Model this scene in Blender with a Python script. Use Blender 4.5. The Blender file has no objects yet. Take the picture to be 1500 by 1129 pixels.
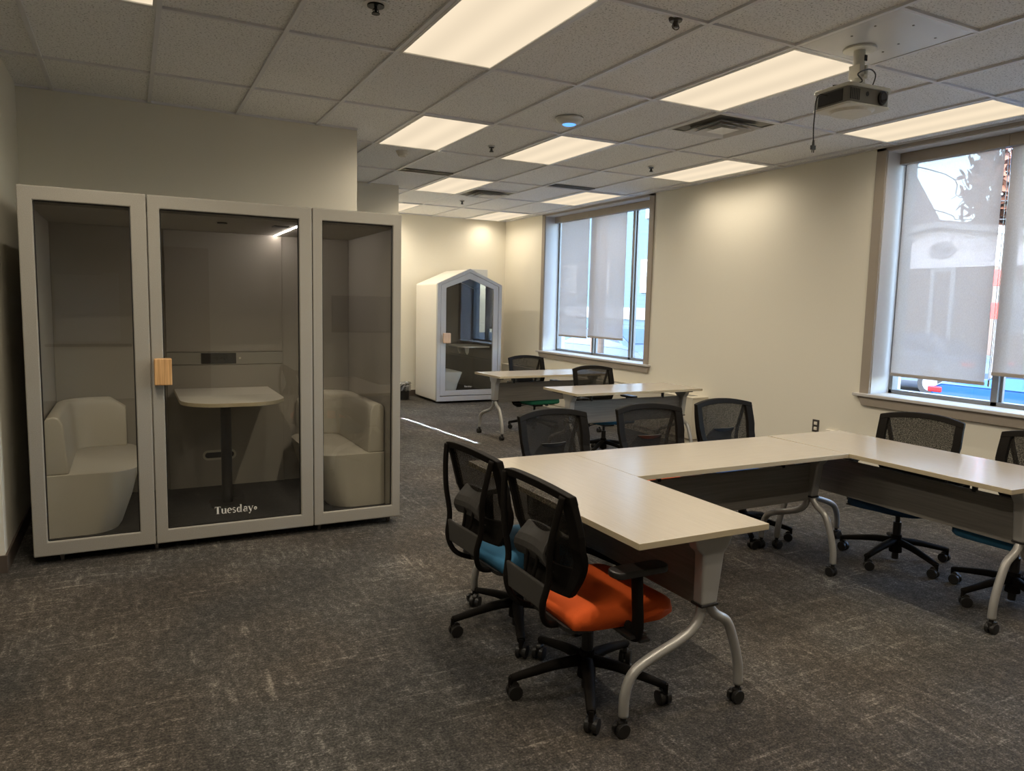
import bpy, bmesh, math, random
from mathutils import Vector, Matrix, Euler
random.seed(7)
PI = math.pi
SC = bpy.context.scene
COL = SC.collection
H = 2.957            # ceiling height
WX = 4.424           # inner face of the window wall
CW, CD = .6096, 1.2192   # ceiling tile

# ------------------------------------------------------------------ materials
def newmat(name):
    m = bpy.data.materials.new(name); m.use_nodes = True
    nt = m.node_tree; nt.nodes.clear()
    out = nt.nodes.new('ShaderNodeOutputMaterial')
    return m, nt, out
def N(nt, t, **kw):
    n = nt.nodes.new(t)
    for k, v in kw.items():
        if k in n.inputs: n.inputs[k].default_value = v
        else: setattr(n, k, v)
    return n
def lk(nt, a, b): nt.links.new(a, b)
def c4(c): return (c[0], c[1], c[2], 1)
def mat(name, col, rough=.5, metal=0, scale=40, var=.08, bump=0, spec=.5, coat=0, stretch=None):
    """principled with a faint procedural colour variation and optional bump"""
    m, nt, out = newmat(name)
    b = N(nt, 'ShaderNodeBsdfPrincipled'); b.inputs['Roughness'].default_value = rough
    b.inputs['Metallic'].default_value = metal; b.inputs['Specular IOR Level'].default_value = spec
    b.inputs['Coat Weight'].default_value = coat
    tc = N(nt, 'ShaderNodeTexCoord'); mp = N(nt, 'ShaderNodeMapping')
    if stretch: mp.inputs['Scale'].default_value = stretch
    nz = N(nt, 'ShaderNodeTexNoise'); nz.inputs['Scale'].default_value = scale; nz.inputs['Detail'].default_value = 3
    lk(nt, tc.outputs['Object'], mp.inputs[0]); lk(nt, mp.outputs[0], nz.inputs['Vector'])
    mx = N(nt, 'ShaderNodeMix', data_type='RGBA')
    mx.inputs[6].default_value = c4([c * (1 - var) for c in col]); mx.inputs[7].default_value = c4([min(1, c * (1 + var)) for c in col])
    lk(nt, nz.outputs['Fac'], mx.inputs[0]); lk(nt, mx.outputs[2], b.inputs['Base Color'])
    if bump:
        bp = N(nt, 'ShaderNodeBump'); bp.inputs['Strength'].default_value = bump; bp.inputs['Distance'].default_value = .002
        lk(nt, nz.outputs['Fac'], bp.inputs['Height']); lk(nt, bp.outputs[0], b.inputs['Normal'])
    lk(nt, b.outputs[0], out.inputs[0])
    return m
def emis(name, col, s):
    m, nt, out = newmat(name)
    e = N(nt, 'ShaderNodeEmission'); e.inputs[0].default_value = c4(col); e.inputs[1].default_value = s
    lk(nt, e.outputs[0], out.inputs[0]); return m
def glassmat(name, tint=(1, 1, 1), rough=0.0, ior=1.5, base=.0):
    m, nt, out = newmat(name)
    t = N(nt, 'ShaderNodeBsdfTransparent'); t.inputs[0].default_value = c4(tint)
    g = N(nt, 'ShaderNodeBsdfGlossy'); g.inputs['Roughness'].default_value = rough
    f = N(nt, 'ShaderNodeFresnel'); f.inputs[0].default_value = ior
    a = N(nt, 'ShaderNodeMath', operation='ADD'); a.inputs[1].default_value = base
    ge = N(nt, 'ShaderNodeNewGeometry'); iv = N(nt, 'ShaderNodeMath', operation='SUBTRACT'); iv.inputs[0].default_value = 1; lk(nt, ge.outputs['Backfacing'], iv.inputs[1])
    lk(nt, f.outputs[0], a.inputs[0]); ml = N(nt, 'ShaderNodeMath', operation='MULTIPLY'); lk(nt, a.outputs[0], ml.inputs[0]); lk(nt, iv.outputs[0], ml.inputs[1]); a = ml
    mx = N(nt, 'ShaderNodeMixShader'); lk(nt, a.outputs[0], mx.inputs[0]); lk(nt, t.outputs[0], mx.inputs[1]); lk(nt, g.outputs[0], mx.inputs[2])
    lk(nt, mx.outputs[0], out.inputs[0]); return m

M = {}
M['wall'] = mat('painted_plaster', (.75, .715, .61), .75, scale=90, var=.02, bump=.15)
M['casing'] = mat('taupe_casing_paint', (.33, .285, .235), .5, var=.03)
M['jamb'] = mat('grey_jamb_paint', (.52, .50, .48), .55, var=.03)
M['baseboard'] = mat('brown_rubber_base', (.09, .07, .055), .5)
M['grid'] = mat('white_metal_grid', (.72, .72, .74), .35, metal=.0, var=.02)
M['whitemetal'] = mat('white_powder_coat', (.70, .69, .66), .35, var=.03)
M['sheetwhite'] = mat('white_sheet_panel', (.62, .63, .64), .22, var=.03, scale=4)
M['darkmetal'] = mat('dark_metal', (.02, .02, .02), .4, metal=.6)
M['black'] = mat('black_plastic', (.014, .013, .012), .42, scale=200, var=.2, bump=.1)
M['blackgloss'] = mat('black_gloss_plastic', (.01, .01, .01), .15)
M['frame'] = mat('black_chair_frame', (.011, .0095, .008), .6, scale=250, var=.2, bump=.1, spec=.06)
M['greypad'] = mat('charcoal_lumbar', (.045, .042, .038), .5)
M['silver'] = mat('silver_paint', (.42, .41, .385), .38, metal=.35, scale=60, var=.03)
M['chrome'] = mat('chrome', (.6, .6, .6), .15, metal=1)
M['alu'] = mat('window_aluminium', (.20, .20, .20), .4, metal=.4)
M['edge'] = mat('table_edge_band', (.50, .42, .28), .5, scale=20, stretch=(3, 3, 30))
M['podfabric'] = mat('grey_pod_laminate', (.33, .31, .265), .7, scale=260, var=.30, bump=.15)
M['podfelt'] = mat('grey_felt_lining', (.36, .33, .285), .95, scale=400, var=.1, bump=.2)
M['podfloor'] = mat('dark_pod_carpet', (.028, .026, .024), .95, scale=300, var=.35, bump=.3)
M['sofa'] = mat('beige_leatherette', (.50, .465, .39), .5, scale=160, var=.04, bump=.2)
M['booth'] = mat('white_booth_shell', (.74, .71, .65), .5, var=.02)
M['boothgrey'] = mat('grey_booth_frame', (.42, .42, .43), .5, var=.02)
M['boothin'] = mat('charcoal_booth_felt', (.05, .048, .046), .9, scale=300)
M['olive'] = mat('olive_cushion', (.16, .15, .06), .8, scale=200)
M['ltgrey'] = mat('light_grey_vinyl', (.55, .56, .55), .5)
M['ledge'] = mat('white_laminate', (.70, .66, .57), .35, var=.02)
M['orange'] = mat('orange_fabric', (.72, .10, .008), .85, scale=500, var=.15, bump=.3)
M['blue'] = mat('blue_fabric', (.025, .13, .24), .85, scale=500, var=.2, bump=.3)
M['navy'] = mat('dark_blue_fabric', (.01, .045, .10), .85, scale=500, var=.2, bump=.3)
M['brightblue'] = mat('bright_blue_fabric', (.02, .14, .42), .85, scale=500, var=.2, bump=.3)
M['green'] = mat('green_fabric', (.012, .16, .085), .85, scale=500, var=.2, bump=.3)
M['glass'] = glassmat('window_glass', (.93, .96, .98), base=.0)
M['podglass'] = glassmat('pod_glass', (.94, .94, .92), base=.075)
M['text'] = mat('white_vinyl_lettering', (.80, .78, .72), .6)
M['bag'] = glassmat('clear_bin_bag', (.45, .45, .45), .25, base=.25)
M['conv'] = mat('cream_metal_cabinet', (.66, .61, .50), .4, var=.02)
M['lens'] = mat('lens_glass', (.004, .004, .006), .05, coat=1)
M['projside'] = mat('grey_projector_plastic', (.17, .16, .135), .45)
M['projtop'] = mat('white_projector_plastic', (.68, .66, .58), .4)
M['paper'] = mat('white_paper', (.9, .9, .9), .7)
M['cream'] = mat('cream_plastic', (.75, .70, .6), .4)
M['steel'] = mat('steel_cover_plate', (.10, .09, .08), .35, metal=.5)
M['led'] = emis('led_strip_light', (1, .90, .86), 50)
M['bluelight'] = emis('blue_status_light', (.12, .35, 1), 1.6)
M['smoke'] = mat('cream_detector', (.66, .63, .55), .5)

def laminate():
    m, nt, out = newmat('pale_wood_laminate')
    b = N(nt, 'ShaderNodeBsdfPrincipled'); b.inputs['Roughness'].default_value = .22
    tc = N(nt, 'ShaderNodeTexCoord'); mp = N(nt, 'ShaderNodeMapping'); mp.inputs['Scale'].default_value = (2, 40, 1)
    nz = N(nt, 'ShaderNodeTexNoise'); nz.inputs['Scale'].default_value = 3; nz.inputs['Detail'].default_value = 6
    lk(nt, tc.outputs['Object'], mp.inputs[0]); lk(nt, mp.outputs[0], nz.inputs['Vector'])
    cr = N(nt, 'ShaderNodeValToRGB'); cr.color_ramp.elements[0].color = (.40, .355, .285, 1); cr.color_ramp.elements[1].color = (.435, .385, .31, 1)
    cr.color_ramp.elements[0].position = .3; cr.color_ramp.elements[1].position = .7
    lk(nt, nz.outputs['Fac'], cr.inputs[0]); lk(nt, cr.outputs[0], b.inputs['Base Color'])
    lk(nt, b.outputs[0], out.inputs[0]); return m
M['laminate'] = laminate()
def woodpanel(name, c0, c1, sc=(1.5, 1, 40)):
    m, nt, out = newmat(name)
    b = N(nt, 'ShaderNodeBsdfPrincipled'); b.inputs['Roughness'].default_value = .5
    tc = N(nt, 'ShaderNodeTexCoord'); mp = N(nt, 'ShaderNodeMapping'); mp.inputs['Scale'].default_value = sc
    nz = N(nt, 'ShaderNodeTexNoise'); nz.inputs['Scale'].default_value = 2.2; nz.inputs['Detail'].default_value = 5
    lk(nt, tc.outputs['Object'], mp.inputs[0]); lk(nt, mp.outputs[0], nz.inputs['Vector'])
    cr = N(nt, 'ShaderNodeValToRGB'); cr.color_ramp.elements[0].color = c4(c0); cr.color_ramp.elements[1].color = c4(c1)
    cr.color_ramp.elements[0].position = .35; cr.color_ramp.elements[1].position = .65
    lk(nt, nz.outputs['Fac'], cr.inputs[0]); lk(nt, cr.outputs[0], b.inputs['Base Color'])
    lk(nt, b.outputs[0], out.inputs[0]); return m
M['panel'] = woodpanel('grey_modesty_laminate', (.17, .157, .138), (.22, .204, .18))
M['oak'] = woodpanel('oak_handle_wood', (.50, .27, .10), (.72, .43, .19), (60, 60, 2))
M['oakpale'] = woodpanel('pale_oak_handle_wood', (.55, .36, .24), (.66, .45, .31), (60, 60, 2))

def carpet():
    m, nt, out = newmat('flecked_carpet')
    b = N(nt, 'ShaderNodeBsdfPrincipled'); b.inputs['Roughness'].default_value = .85; b.inputs['Specular IOR Level'].default_value = .2
    tc = N(nt, 'ShaderNodeTexCoord')
    def noise(scale, stretch=(1, 1, 1), det=4, rot=0, rough=.5):
        mp = N(nt, 'ShaderNodeMapping'); mp.inputs['Scale'].default_value = stretch; mp.inputs['Rotation'].default_value = (0, 0, rot)
        n = N(nt, 'ShaderNodeTexNoise'); n.inputs['Scale'].default_value = scale; n.inputs['Detail'].default_value = det; n.inputs['Roughness'].default_value = rough
        lk(nt, tc.outputs['Object'], mp.inputs[0]); lk(nt, mp.outputs[0], n.inputs['Vector']); return n.outputs['Fac']
    def ramp(f, p0, p1, v0=0, v1=1):
        r = N(nt, 'ShaderNodeMapRange'); r.inputs['From Min'].default_value = p0; r.inputs['From Max'].default_value = p1
        r.inputs['To Min'].default_value = v0; r.inputs['To Max'].default_value = v1; lk(nt, f, r.inputs['Value']); return r.outputs[0]
    def mul(a, c):
        x = N(nt, 'ShaderNodeMath', operation='MULTIPLY'); lk(nt, a, x.inputs[0])
        if isinstance(c, float): x.inputs[1].default_value = c
        else: lk(nt, c, x.inputs[1])
        return x.outputs[0]
    def add(a, c):
        x = N(nt, 'ShaderNodeMath', operation='ADD'); lk(nt, a, x.inputs[0]); lk(nt, c, x.inputs[1]); return x.outputs[0]
    patch = ramp(noise(1.3, (1, 1, 1), 3), .40, .62)
    streak_y = mul(ramp(noise(9, (3.2, .35, 1), 5, .05), .55, .70), ramp(noise(2.5), .45, .6))
    streak_x = mul(ramp(noise(9, (.3, 4.5, 1), 5, -.04), .54, .70), ramp(noise(2.1, (1, 1, 1), 2, .9), .42, .6))
    fleck = ramp(noise(48, (1, 1.7, 1), 5, .3, .8), .46, .60)
    fine = ramp(noise(120, (1, 1, 1), 3, 0, .75), .42, .60)
    mid = ramp(noise(16, (1.6, 1, 1), 4, .2, .7), .42, .62)
    thin = mul(ramp(noise(30, (1.6, .12, 1), 2, .1), .66, .72), ramp(noise(3.1), .5, .6))
    thin2 = mul(ramp(noise(30, (.12, 1.6, 1), 2, -.06), .66, .72), ramp(noise(2.7, (1, 1, 1), 2, .4), .5, .6))
    s = add(mul(streak_y, .24), mul(streak_x, .26))
    s = add(s, mul(fleck, .22)); s = add(s, mul(fine, .30)); s = add(s, mul(mid, .20)); s = add(s, mul(patch, .14)); s = add(s, mul(thin, .16)); s = add(s, mul(thin2, .16))
    cr = N(nt, 'ShaderNodeValToRGB')
    e = cr.color_ramp.elements; e[0].position = .10; e[0].color = (.030, .028, .026, 1); e[1].position = .95; e[1].color = (.38, .348, .31, 1)
    x = e.new(.5); x.color = (.098, .089, .079, 1)
    lk(nt, s, cr.inputs[0])
    tint = N(nt, 'ShaderNodeMix', data_type='RGBA', blend_type='MULTIPLY'); tint.inputs[0].default_value = 1
    tr = N(nt, 'ShaderNodeMix', data_type='RGBA'); tr.inputs[6].default_value = (1.03, .985, .92, 1); tr.inputs[7].default_value = (.95, .985, 1.0, 1)
    lk(nt, ramp(noise(.9, (1, 1, 1), 2, 1.3), .42, .58), tr.inputs[0])
    lk(nt, cr.outputs[0], tint.inputs[6]); lk(nt, tr.outputs[2], tint.inputs[7]); lk(nt, tint.outputs[2], b.inputs['Base Color'])
    bp = N(nt, 'ShaderNodeBump'); bp.inputs['Strength'].default_value = .5; bp.inputs['Distance'].default_value = .004
    lk(nt, add(fine, fleck), bp.inputs['Height']); lk(nt, bp.outputs[0], b.inputs['Normal'])
    lk(nt, b.outputs[0], out.inputs[0]); return m
M['carpet'] = carpet()

def acoustic():
    m, nt, out = newmat('fissured_ceiling_tile')
    b = N(nt, 'ShaderNodeBsdfPrincipled'); b.inputs['Roughness'].default_value = .9; b.inputs['Specular IOR Level'].default_value = .2
    tc = N(nt, 'ShaderNodeTexCoord')
    n1 = N(nt, 'ShaderNodeTexNoise'); n1.inputs['Scale'].default_value = 95; n1.inputs['Detail'].default_value = 5; n1.inputs['Roughness'].default_value = .65
    lk(nt, tc.outputs['Object'], n1.inputs['Vector'])
    cr = N(nt, 'ShaderNodeValToRGB'); e = cr.color_ramp.elements
    e[0].position = .33; e[0].color = (.30, .30, .29, 1); e[1].position = .46; e[1].color = (.88, .88, .87, 1)
    lk(nt, n1.outputs['Fac'], cr.inputs[0]); lk(nt, cr.outputs[0], b.inputs['Base Color'])
    bp = N(nt, 'ShaderNodeBump'); bp.inputs['Strength'].default_value = .5; bp.inputs['Distance'].default_value = .003
    lk(nt, n1.outputs['Fac'], bp.inputs['Height']); lk(nt, bp.outputs[0], b.inputs['Normal'])
    lk(nt, b.outputs[0], out.inputs[0]); return m
M['tile'] = acoustic()

LIGHT_K = .92
def diffuser():
    m, nt, out = newmat('troffer_diffuser')
    tc = N(nt, 'ShaderNodeTexCoord'); sp = N(nt, 'ShaderNodeSeparateXYZ'); lk(nt, tc.outputs['Object'], sp.inputs[0])
    w = N(nt, 'ShaderNodeMath', operation='MULTIPLY'); w.inputs[1].default_value = 2 * PI / .27; lk(nt, sp.outputs[0], w.inputs[0])
    c = N(nt, 'ShaderNodeMath', operation='COSINE'); lk(nt, w.outputs[0], c.inputs[0])
    r = N(nt, 'ShaderNodeMapRange'); r.inputs['From Min'].default_value = -1; r.inputs['From Max'].default_value = 1
    r.inputs['To Min'].default_value = LIGHT_K * .93; r.inputs['To Max'].default_value = LIGHT_K * 1.05; lk(nt, c.outputs[0], r.inputs['Value'])
    e = N(nt, 'ShaderNodeEmission'); e.inputs[0].default_value = (.88, .73, .53, 1); lk(nt, r.outputs[0], e.inputs[1])
    lk(nt, e.outputs[0], out.inputs[0]); return m
M['diffuser'] = diffuser()

def meshfabric():
    """open-weave black mesh: opaque threads with holes"""
    m, nt, out = newmat('black_open_mesh')
    tc = N(nt, 'ShaderNodeTexCoord'); v = N(nt, 'ShaderNodeTexVoronoi'); v.inputs['Scale'].default_value = 230
    lk(nt, tc.outputs['Object'], v.inputs['Vector'])
    r = N(nt, 'ShaderNodeMapRange'); r.inputs['From Min'].default_value = .25; r.inputs['From Max'].default_value = .6
    r.inputs['To Min'].default_value = .64; r.inputs['To Max'].default_value = .22; lk(nt, v.outputs['Distance'], r.inputs['Value'])
    d = N(nt, 'ShaderNodeBsdfPrincipled'); d.inputs['Base Color'].default_value = (.022, .019, .015, 1); d.inputs['Specular IOR Level'].default_value = .1; d.inputs['Roughness'].default_value = .7
    t = N(nt, 'ShaderNodeBsdfTransparent'); mx = N(nt, 'ShaderNodeMixShader')
    lk(nt, r.outputs[0], mx.inputs[0]); lk(nt, d.outputs[0], mx.inputs[1]); lk(nt, t.outputs[0], mx.inputs[2]); lk(nt, mx.outputs[0], out.inputs[0]); return m
M['mesh'] = meshfabric()

def screenfabric():
    """solar roller screen: part open weave, part light-passing fabric"""
    m, nt, out = newmat('grey_solar_screen')
    tc = N(nt, 'ShaderNodeTexCoord'); mp = N(nt, 'ShaderNodeMapping'); mp.inputs['Scale'].default_value = (1, 1, .3)
    n = N(nt, 'ShaderNodeTexNoise'); n.inputs['Scale'].default_value = 260; n.inputs['Detail'].default_value = 2
    lk(nt, tc.outputs['Object'], mp.inputs[0]); lk(nt, mp.outputs[0], n.inputs['Vector'])
    r = N(nt, 'ShaderNodeMapRange'); r.inputs['From Min'].default_value = .35; r.inputs['From Max'].default_value = .65
    r.inputs['To Min'].default_value = .21; r.inputs['To Max'].default_value = .30; lk(nt, n.outputs['Fac'], r.inputs['Value'])
    d = N(nt, 'ShaderNodeBsdfDiffuse'); d.inputs[0].default_value = (.50, .43, .37, 1)
    tl = N(nt, 'ShaderNodeBsdfTranslucent'); tl.inputs[0].default_value = (.55, .455, .385, 1)
    m1 = N(nt, 'ShaderNodeMixShader'); m1.inputs[0].default_value = .5; lk(nt, d.outputs[0], m1.inputs[1]); lk(nt, tl.outputs[0], m1.inputs[2])
    t = N(nt, 'ShaderNodeBsdfTransparent'); mx = N(nt, 'ShaderNodeMixShader')
    lk(nt, r.outputs[0], mx.inputs[0]); lk(nt, m1.outputs[0], mx.inputs[1]); lk(nt, t.outputs[0], mx.inputs[2]); lk(nt, mx.outputs[0], out.inputs[0]); return m
M['screen'] = screenfabric()

# outside
def siding(name, col, pitch=.13):
    m, nt, out = newmat(name)
    b = N(nt, 'ShaderNodeBsdfPrincipled'); b.inputs['Roughness'].default_value = .6
    tc = N(nt, 'ShaderNodeTexCoord'); sp = N(nt, 'ShaderNodeSeparateXYZ'); lk(nt, tc.outputs['Object'], sp.inputs[0])
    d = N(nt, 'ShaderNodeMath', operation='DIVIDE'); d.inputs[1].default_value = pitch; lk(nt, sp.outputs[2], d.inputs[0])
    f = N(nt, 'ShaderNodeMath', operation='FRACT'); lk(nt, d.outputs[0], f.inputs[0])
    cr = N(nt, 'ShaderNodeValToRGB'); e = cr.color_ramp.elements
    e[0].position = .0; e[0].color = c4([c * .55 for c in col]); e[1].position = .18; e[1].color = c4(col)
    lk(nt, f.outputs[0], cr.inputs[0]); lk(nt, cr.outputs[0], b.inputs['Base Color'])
    lk(nt, b.outputs[0], out.inputs[0]); return m
M['whitesiding'] = siding('white_clapboard', (.62, .62, .67))
M['bluesiding'] = siding('pale_blue_clapboard', (.03, .062, .09), .16)
M['browncladding'] = mat('brown_stucco', (.10, .075, .06), .8)
M['roofing'] = mat('asphalt_shingles', (.12, .10, .10), .9, scale=20, var=.3)
M['trimwhite'] = mat('white_exterior_trim', (.22, .23, .24), .5)
M['asphalt'] = mat('street_asphalt', (.045, .055, .065), .9, scale=8, var=.15)
M['concrete'] = mat('sidewalk_concrete', (.10, .105, .11), .9, scale=5)
M['grass'] = mat('lawn_grass', (.05, .09, .008), .9, scale=30, var=.4)
M['carblue'] = mat('blue_car_paint', (.010, .07, .26), .25, coat=.6)
M['carsilver'] = mat('silver_car_paint', (.06, .085, .12), .45)
M['carglass'] = mat('tinted_car_glass', (.03, .05, .08), .08)
M['tailred'] = mat('red_tail_lamp', (.45, .015, .02), .2)
M['tyre'] = mat('rubber_tyre', (.015, .015, .015), .8)
M['leaf'] = mat('rusty_foliage', (.12, .05, .03), .9, scale=6, var=.4)
M['bark'] = mat('bark', (.10, .07, .05), .9, scale=10, var=.3)
M['signgrey'] = mat('grey_sign_face', (.25, .25, .28), .6)
M['dkpane'] = mat('dark_house_pane', (.10, .13, .17), .1)
M['wire'] = mat('overhead_cable', (.03, .03, .03), .6)
M['meter'] = mat('grey_meter_box', (.18, .2, .23), .5)
M['redpaint'] = mat('red_sign_paint', (.7, .04, .03), .5)

# ------------------------------------------------------------------ geometry helpers
def new(): return bmesh.new()
def xf(bm, verts, mtx):
    bmesh.ops.transform(bm, matrix=mtx, verts=verts)
def bx(bm, x0, x1, y0, y1, z0, z1, bev=0, seg=2, rot=None, mi=0):
    r = bmesh.ops.create_cube(bm, size=1)
    vs = r['verts']
    xf(bm, vs, Matrix.Translation(((x0+x1)/2, (y0+y1)/2, (z0+z1)/2)) @ Matrix.Diagonal((abs(x1-x0), abs(y1-y0), abs(z1-z0), 1)))
    fs = {f for v in vs for f in v.link_faces}
    if bev:
        es = {e for v in vs for e in v.link_edges}
        rr = bmesh.ops.bevel(bm, geom=list(es), offset=bev, segments=seg, affect='EDGES', profile=.5)
        vs = list({v for f in rr['faces'] for v in f.verts} | {v for v in vs if v.is_valid})
        fs = {f for v in vs for f in v.link_faces}
    for f in fs: f.material_index = mi
    if rot is not None: xf(bm, vs, rot)
    return vs
def cyl(bm, c, r, h, axis='z', seg=24, r2=None, mi=0):
    rr = bmesh.ops.create_cone(bm, cap_ends=True, segments=seg, radius1=r, radius2=r if r2 is None else r2, depth=h)
    R = Matrix.Identity(4)
    if axis == 'x': R = Matrix.Rotation(PI/2, 4, 'Y')
    if axis == 'y': R = Matrix.Rotation(-PI/2, 4, 'X')
    xf(bm, rr['verts'], Matrix.Translation(c) @ R)
    for v in rr['verts']:
        for f in v.link_faces: f.material_index = mi
    return rr['verts']
def smooth_path(pts, n=6):
    P = [Vector(p) for p in pts]
    if len(P) < 3: return P
    out = []
    for i in range(len(P)-1):
        p0 = P[max(i-1, 0)]; p1 = P[i]; p2 = P[i+1]; p3 = P[min(i+2, len(P)-1)]
        for k in range(n):
            t = k/n
            out.append(.5*((2*p1)+(-p0+p2)*t+(2*p0-5*p1+4*p2-p3)*t*t+(-p0+3*p1-3*p2+p3)*t**3))
    out.append(P[-1]); return out
def tube(bm, pts, r, seg=10, n=6, smooth=True, flat=None, mi=0, taper=None):
    """sweep a round (or flattened: flat=(ra, rb)) section along pts"""
    P = smooth_path(pts, n) if smooth else [Vector(p) for p in pts]
    rings = []; up = None
    for i, p in enumerate(P):
        t = (P[min(i+1, len(P)-1)]-P[max(i-1, 0)]).normalized()
        if up is None:
            up = Vector((0, 0, 1)) if abs(t.z) < .9 else Vector((0, 1, 0))
        a = t.cross(up)
        if a.length < 1e-4: a = t.cross(Vector((1, 0, 0)))
        a.normalize(); b = a.cross(t).normalized(); up = b
        k = 1 if taper is None else 1+(taper-1)*i/(len(P)-1)
        ra, rb = (r, r) if flat is None else flat
        rings.append([bm.verts.new(p+a*math.cos(q)*ra*k+b*math.sin(q)*rb*k) for q in [2*PI*j/seg for j in range(seg)]])
    for i in range(len(rings)-1):
        for j in range(seg):
            f = bm.faces.new((rings[i][j], rings[i][(j+1) % seg], rings[i+1][(j+1) % seg], rings[i+1][j])); f.material_index = mi; f.smooth = True
    for rg in (rings[0], rings[-1]):
        f = bm.faces.new(rg); f.material_index = mi
def prism(bm, pts, d0, d1, plane='xz', mi=0):
    """extrude a 2D outline (list of (a, b)) between depths d0 and d1"""
    def p3(a, b, d):
        return {'xz': (a, d, b), 'xy': (a, b, d), 'yz': (d, a, b)}[plane]
    A = [bm.verts.new(p3(a, b, d0)) for a, b in pts]; B = [bm.verts.new(p3(a, b, d1)) for a, b in pts]
    fs = [bm.faces.new(A), bm.faces.new(list(reversed(B)))]
    n = len(pts)
    for i in range(n): fs.append(bm.faces.new((A[i], B[i], B[(i+1) % n], A[(i+1) % n])))
    for f in fs: f.material_index = mi
    return A+B
def frame2d(bm, outer, inner, d0, d1, plane='xz'):
    """picture-frame solid from two outlines of equal point count"""
    def p3(a, b, d): return {'xz': (a, d, b), 'xy': (a, b, d), 'yz': (d, a, b)}[plane]
    n = len(outer)
    O0 = [bm.verts.new(p3(a, b, d0)) for a, b in outer]; O1 = [bm.verts.new(p3(a, b, d1)) for a, b in outer]
    I0 = [bm.verts.new(p3(a, b, d0)) for a, b in inner]; I1 = [bm.verts.new(p3(a, b, d1)) for a, b in inner]
    for i in range(n):
        j = (i+1) % n
        bm.faces.new((O0[i], O0[j], I0[j], I0[i])); bm.faces.new((O1[i], I1[i], I1[j], O1[j]))
        bm.faces.new((O0[i], O1[i], O1[j], O0[j])); bm.faces.new((I0[i], I0[j], I1[j], I1[i]))
def rect(x0, x1, z0, z1): return [(x0, z0), (x1, z0), (x1, z1), (x0, z1)]
def roundrect(x0, x1, y0, y1, r, n=5, corners=(1, 1, 1, 1)):
    """corners: (x0y0, x1y0, x1y1, x0y1)"""
    out = []
    for (cx, cy, a0, c, px, py) in ((x0+r, y0+r, PI, corners[0], x0, y0), (x1-r, y0+r, 1.5*PI, corners[1], x1, y0), (x1-r, y1-r, 0, corners[2], x1, y1), (x0+r, y1-r, .5*PI, corners[3], x0, y1)):
        if not c: out.append((px, py)); continue
        for k in range(n+1):
            a = a0+PI/2*k/n; out.append((cx+r*math.cos(a), cy+r*math.sin(a)))
    return out
def fin(name, bm, m, parent=None, bev=0, smooth=False, sub=0, loc=None, rz=0, seg=2):
    bmesh.ops.recalc_face_normals(bm, faces=bm.faces[:])
    me = bpy.data.meshes.new(name); bm.to_mesh(me); bm.free()
    for x in (m if isinstance(m, (list, tuple)) else [m]): me.materials.append(x)
    if smooth:
        for p in me.polygons: p.use_smooth = True
    o = bpy.data.objects.new(name, me); COL.objects.link(o)
    if parent: o.parent = parent
    if loc: o.location = loc
    o.rotation_euler.z = rz
    if bev:
        b = o.modifiers.new('bevel', 'BEVEL'); b.width = bev; b.segments = seg; b.limit_method = 'ANGLE'; b.angle_limit = .6
    if sub:
        s = o.modifiers.new('sub', 'SUBSURF'); s.levels = sub; s.render_levels = sub
    return o
def tag(o, label, cat, group=None):
    o['label'] = label; o['category'] = cat
    if group: o['group'] = group
    return o
def thing(name, label, cat, loc=(0, 0, 0), rz=0, group=None):
    o = bpy.data.objects.new(name, None); COL.objects.link(o); o.location = loc; o.rotation_euler.z = rz
    o.empty_display_size = .1
    return tag(o, label, cat, group)
def struct(name, bm, m, **k):
    o = fin(name, bm, m, **k); o['kind'] = 'structure'; return o
def dup(o, parent=None):
    c = o.copy(); COL.objects.link(c)
    if parent: c.parent = parent
    for ch in list(o.children): dup(ch, c)
    return c
def box_obj(name, m, parent, *b, bev=.003):
    bm = new(); bx(bm, *b); return fin(name, bm, m, parent, bev=bev)

# ------------------------------------------------------------------ the room
YB, YF, XL = -7.0, 7.35, -5.0     # back wall, far wall, left side
bm = new(); bx(bm, XL-.2, WX+.4, YB-.2, YF+.2, -.12, 0); struct('floor', bm, M['carpet'])
bm = new(); bx(bm, XL-.2, WX+.4, YB-.2, YF+.2, H+.010, H+.16); struct('ceiling', bm, M['tile'])
# grid bars
bm = new()
for i in range(-8, 8):
    x = i*CW
    if x < XL: continue
    bx(bm, x-.012, x+.012, YB, YF, H-.004, H+.012)
for j in range(-6, 7):
    y = j*CD
    if YB < y < YF: bx(bm, XL, WX, y-.012, y+.012, H-.003, H+.012)
bx(bm, WX-.022, WX, YB, YF, H-.004, H+.012)
bx(bm, -2.06, .335, 1.998, 2.02, H-.004, H+.012)
bx(bm, 4*CW, 5*CW, CD/2-.012, CD/2+.012, H-.003, H+.012)
bx(bm, 4*CW, 5*CW, 3.5*CD-.012, 3.5*CD+.012, H-.003, H+.012)
bx(bm, 3*CW, 4*CW, -1.5*CD-.012, -1.5*CD+.012, H-.003, H+.012)
struct('trim_1', bm, M['grid'])

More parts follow.
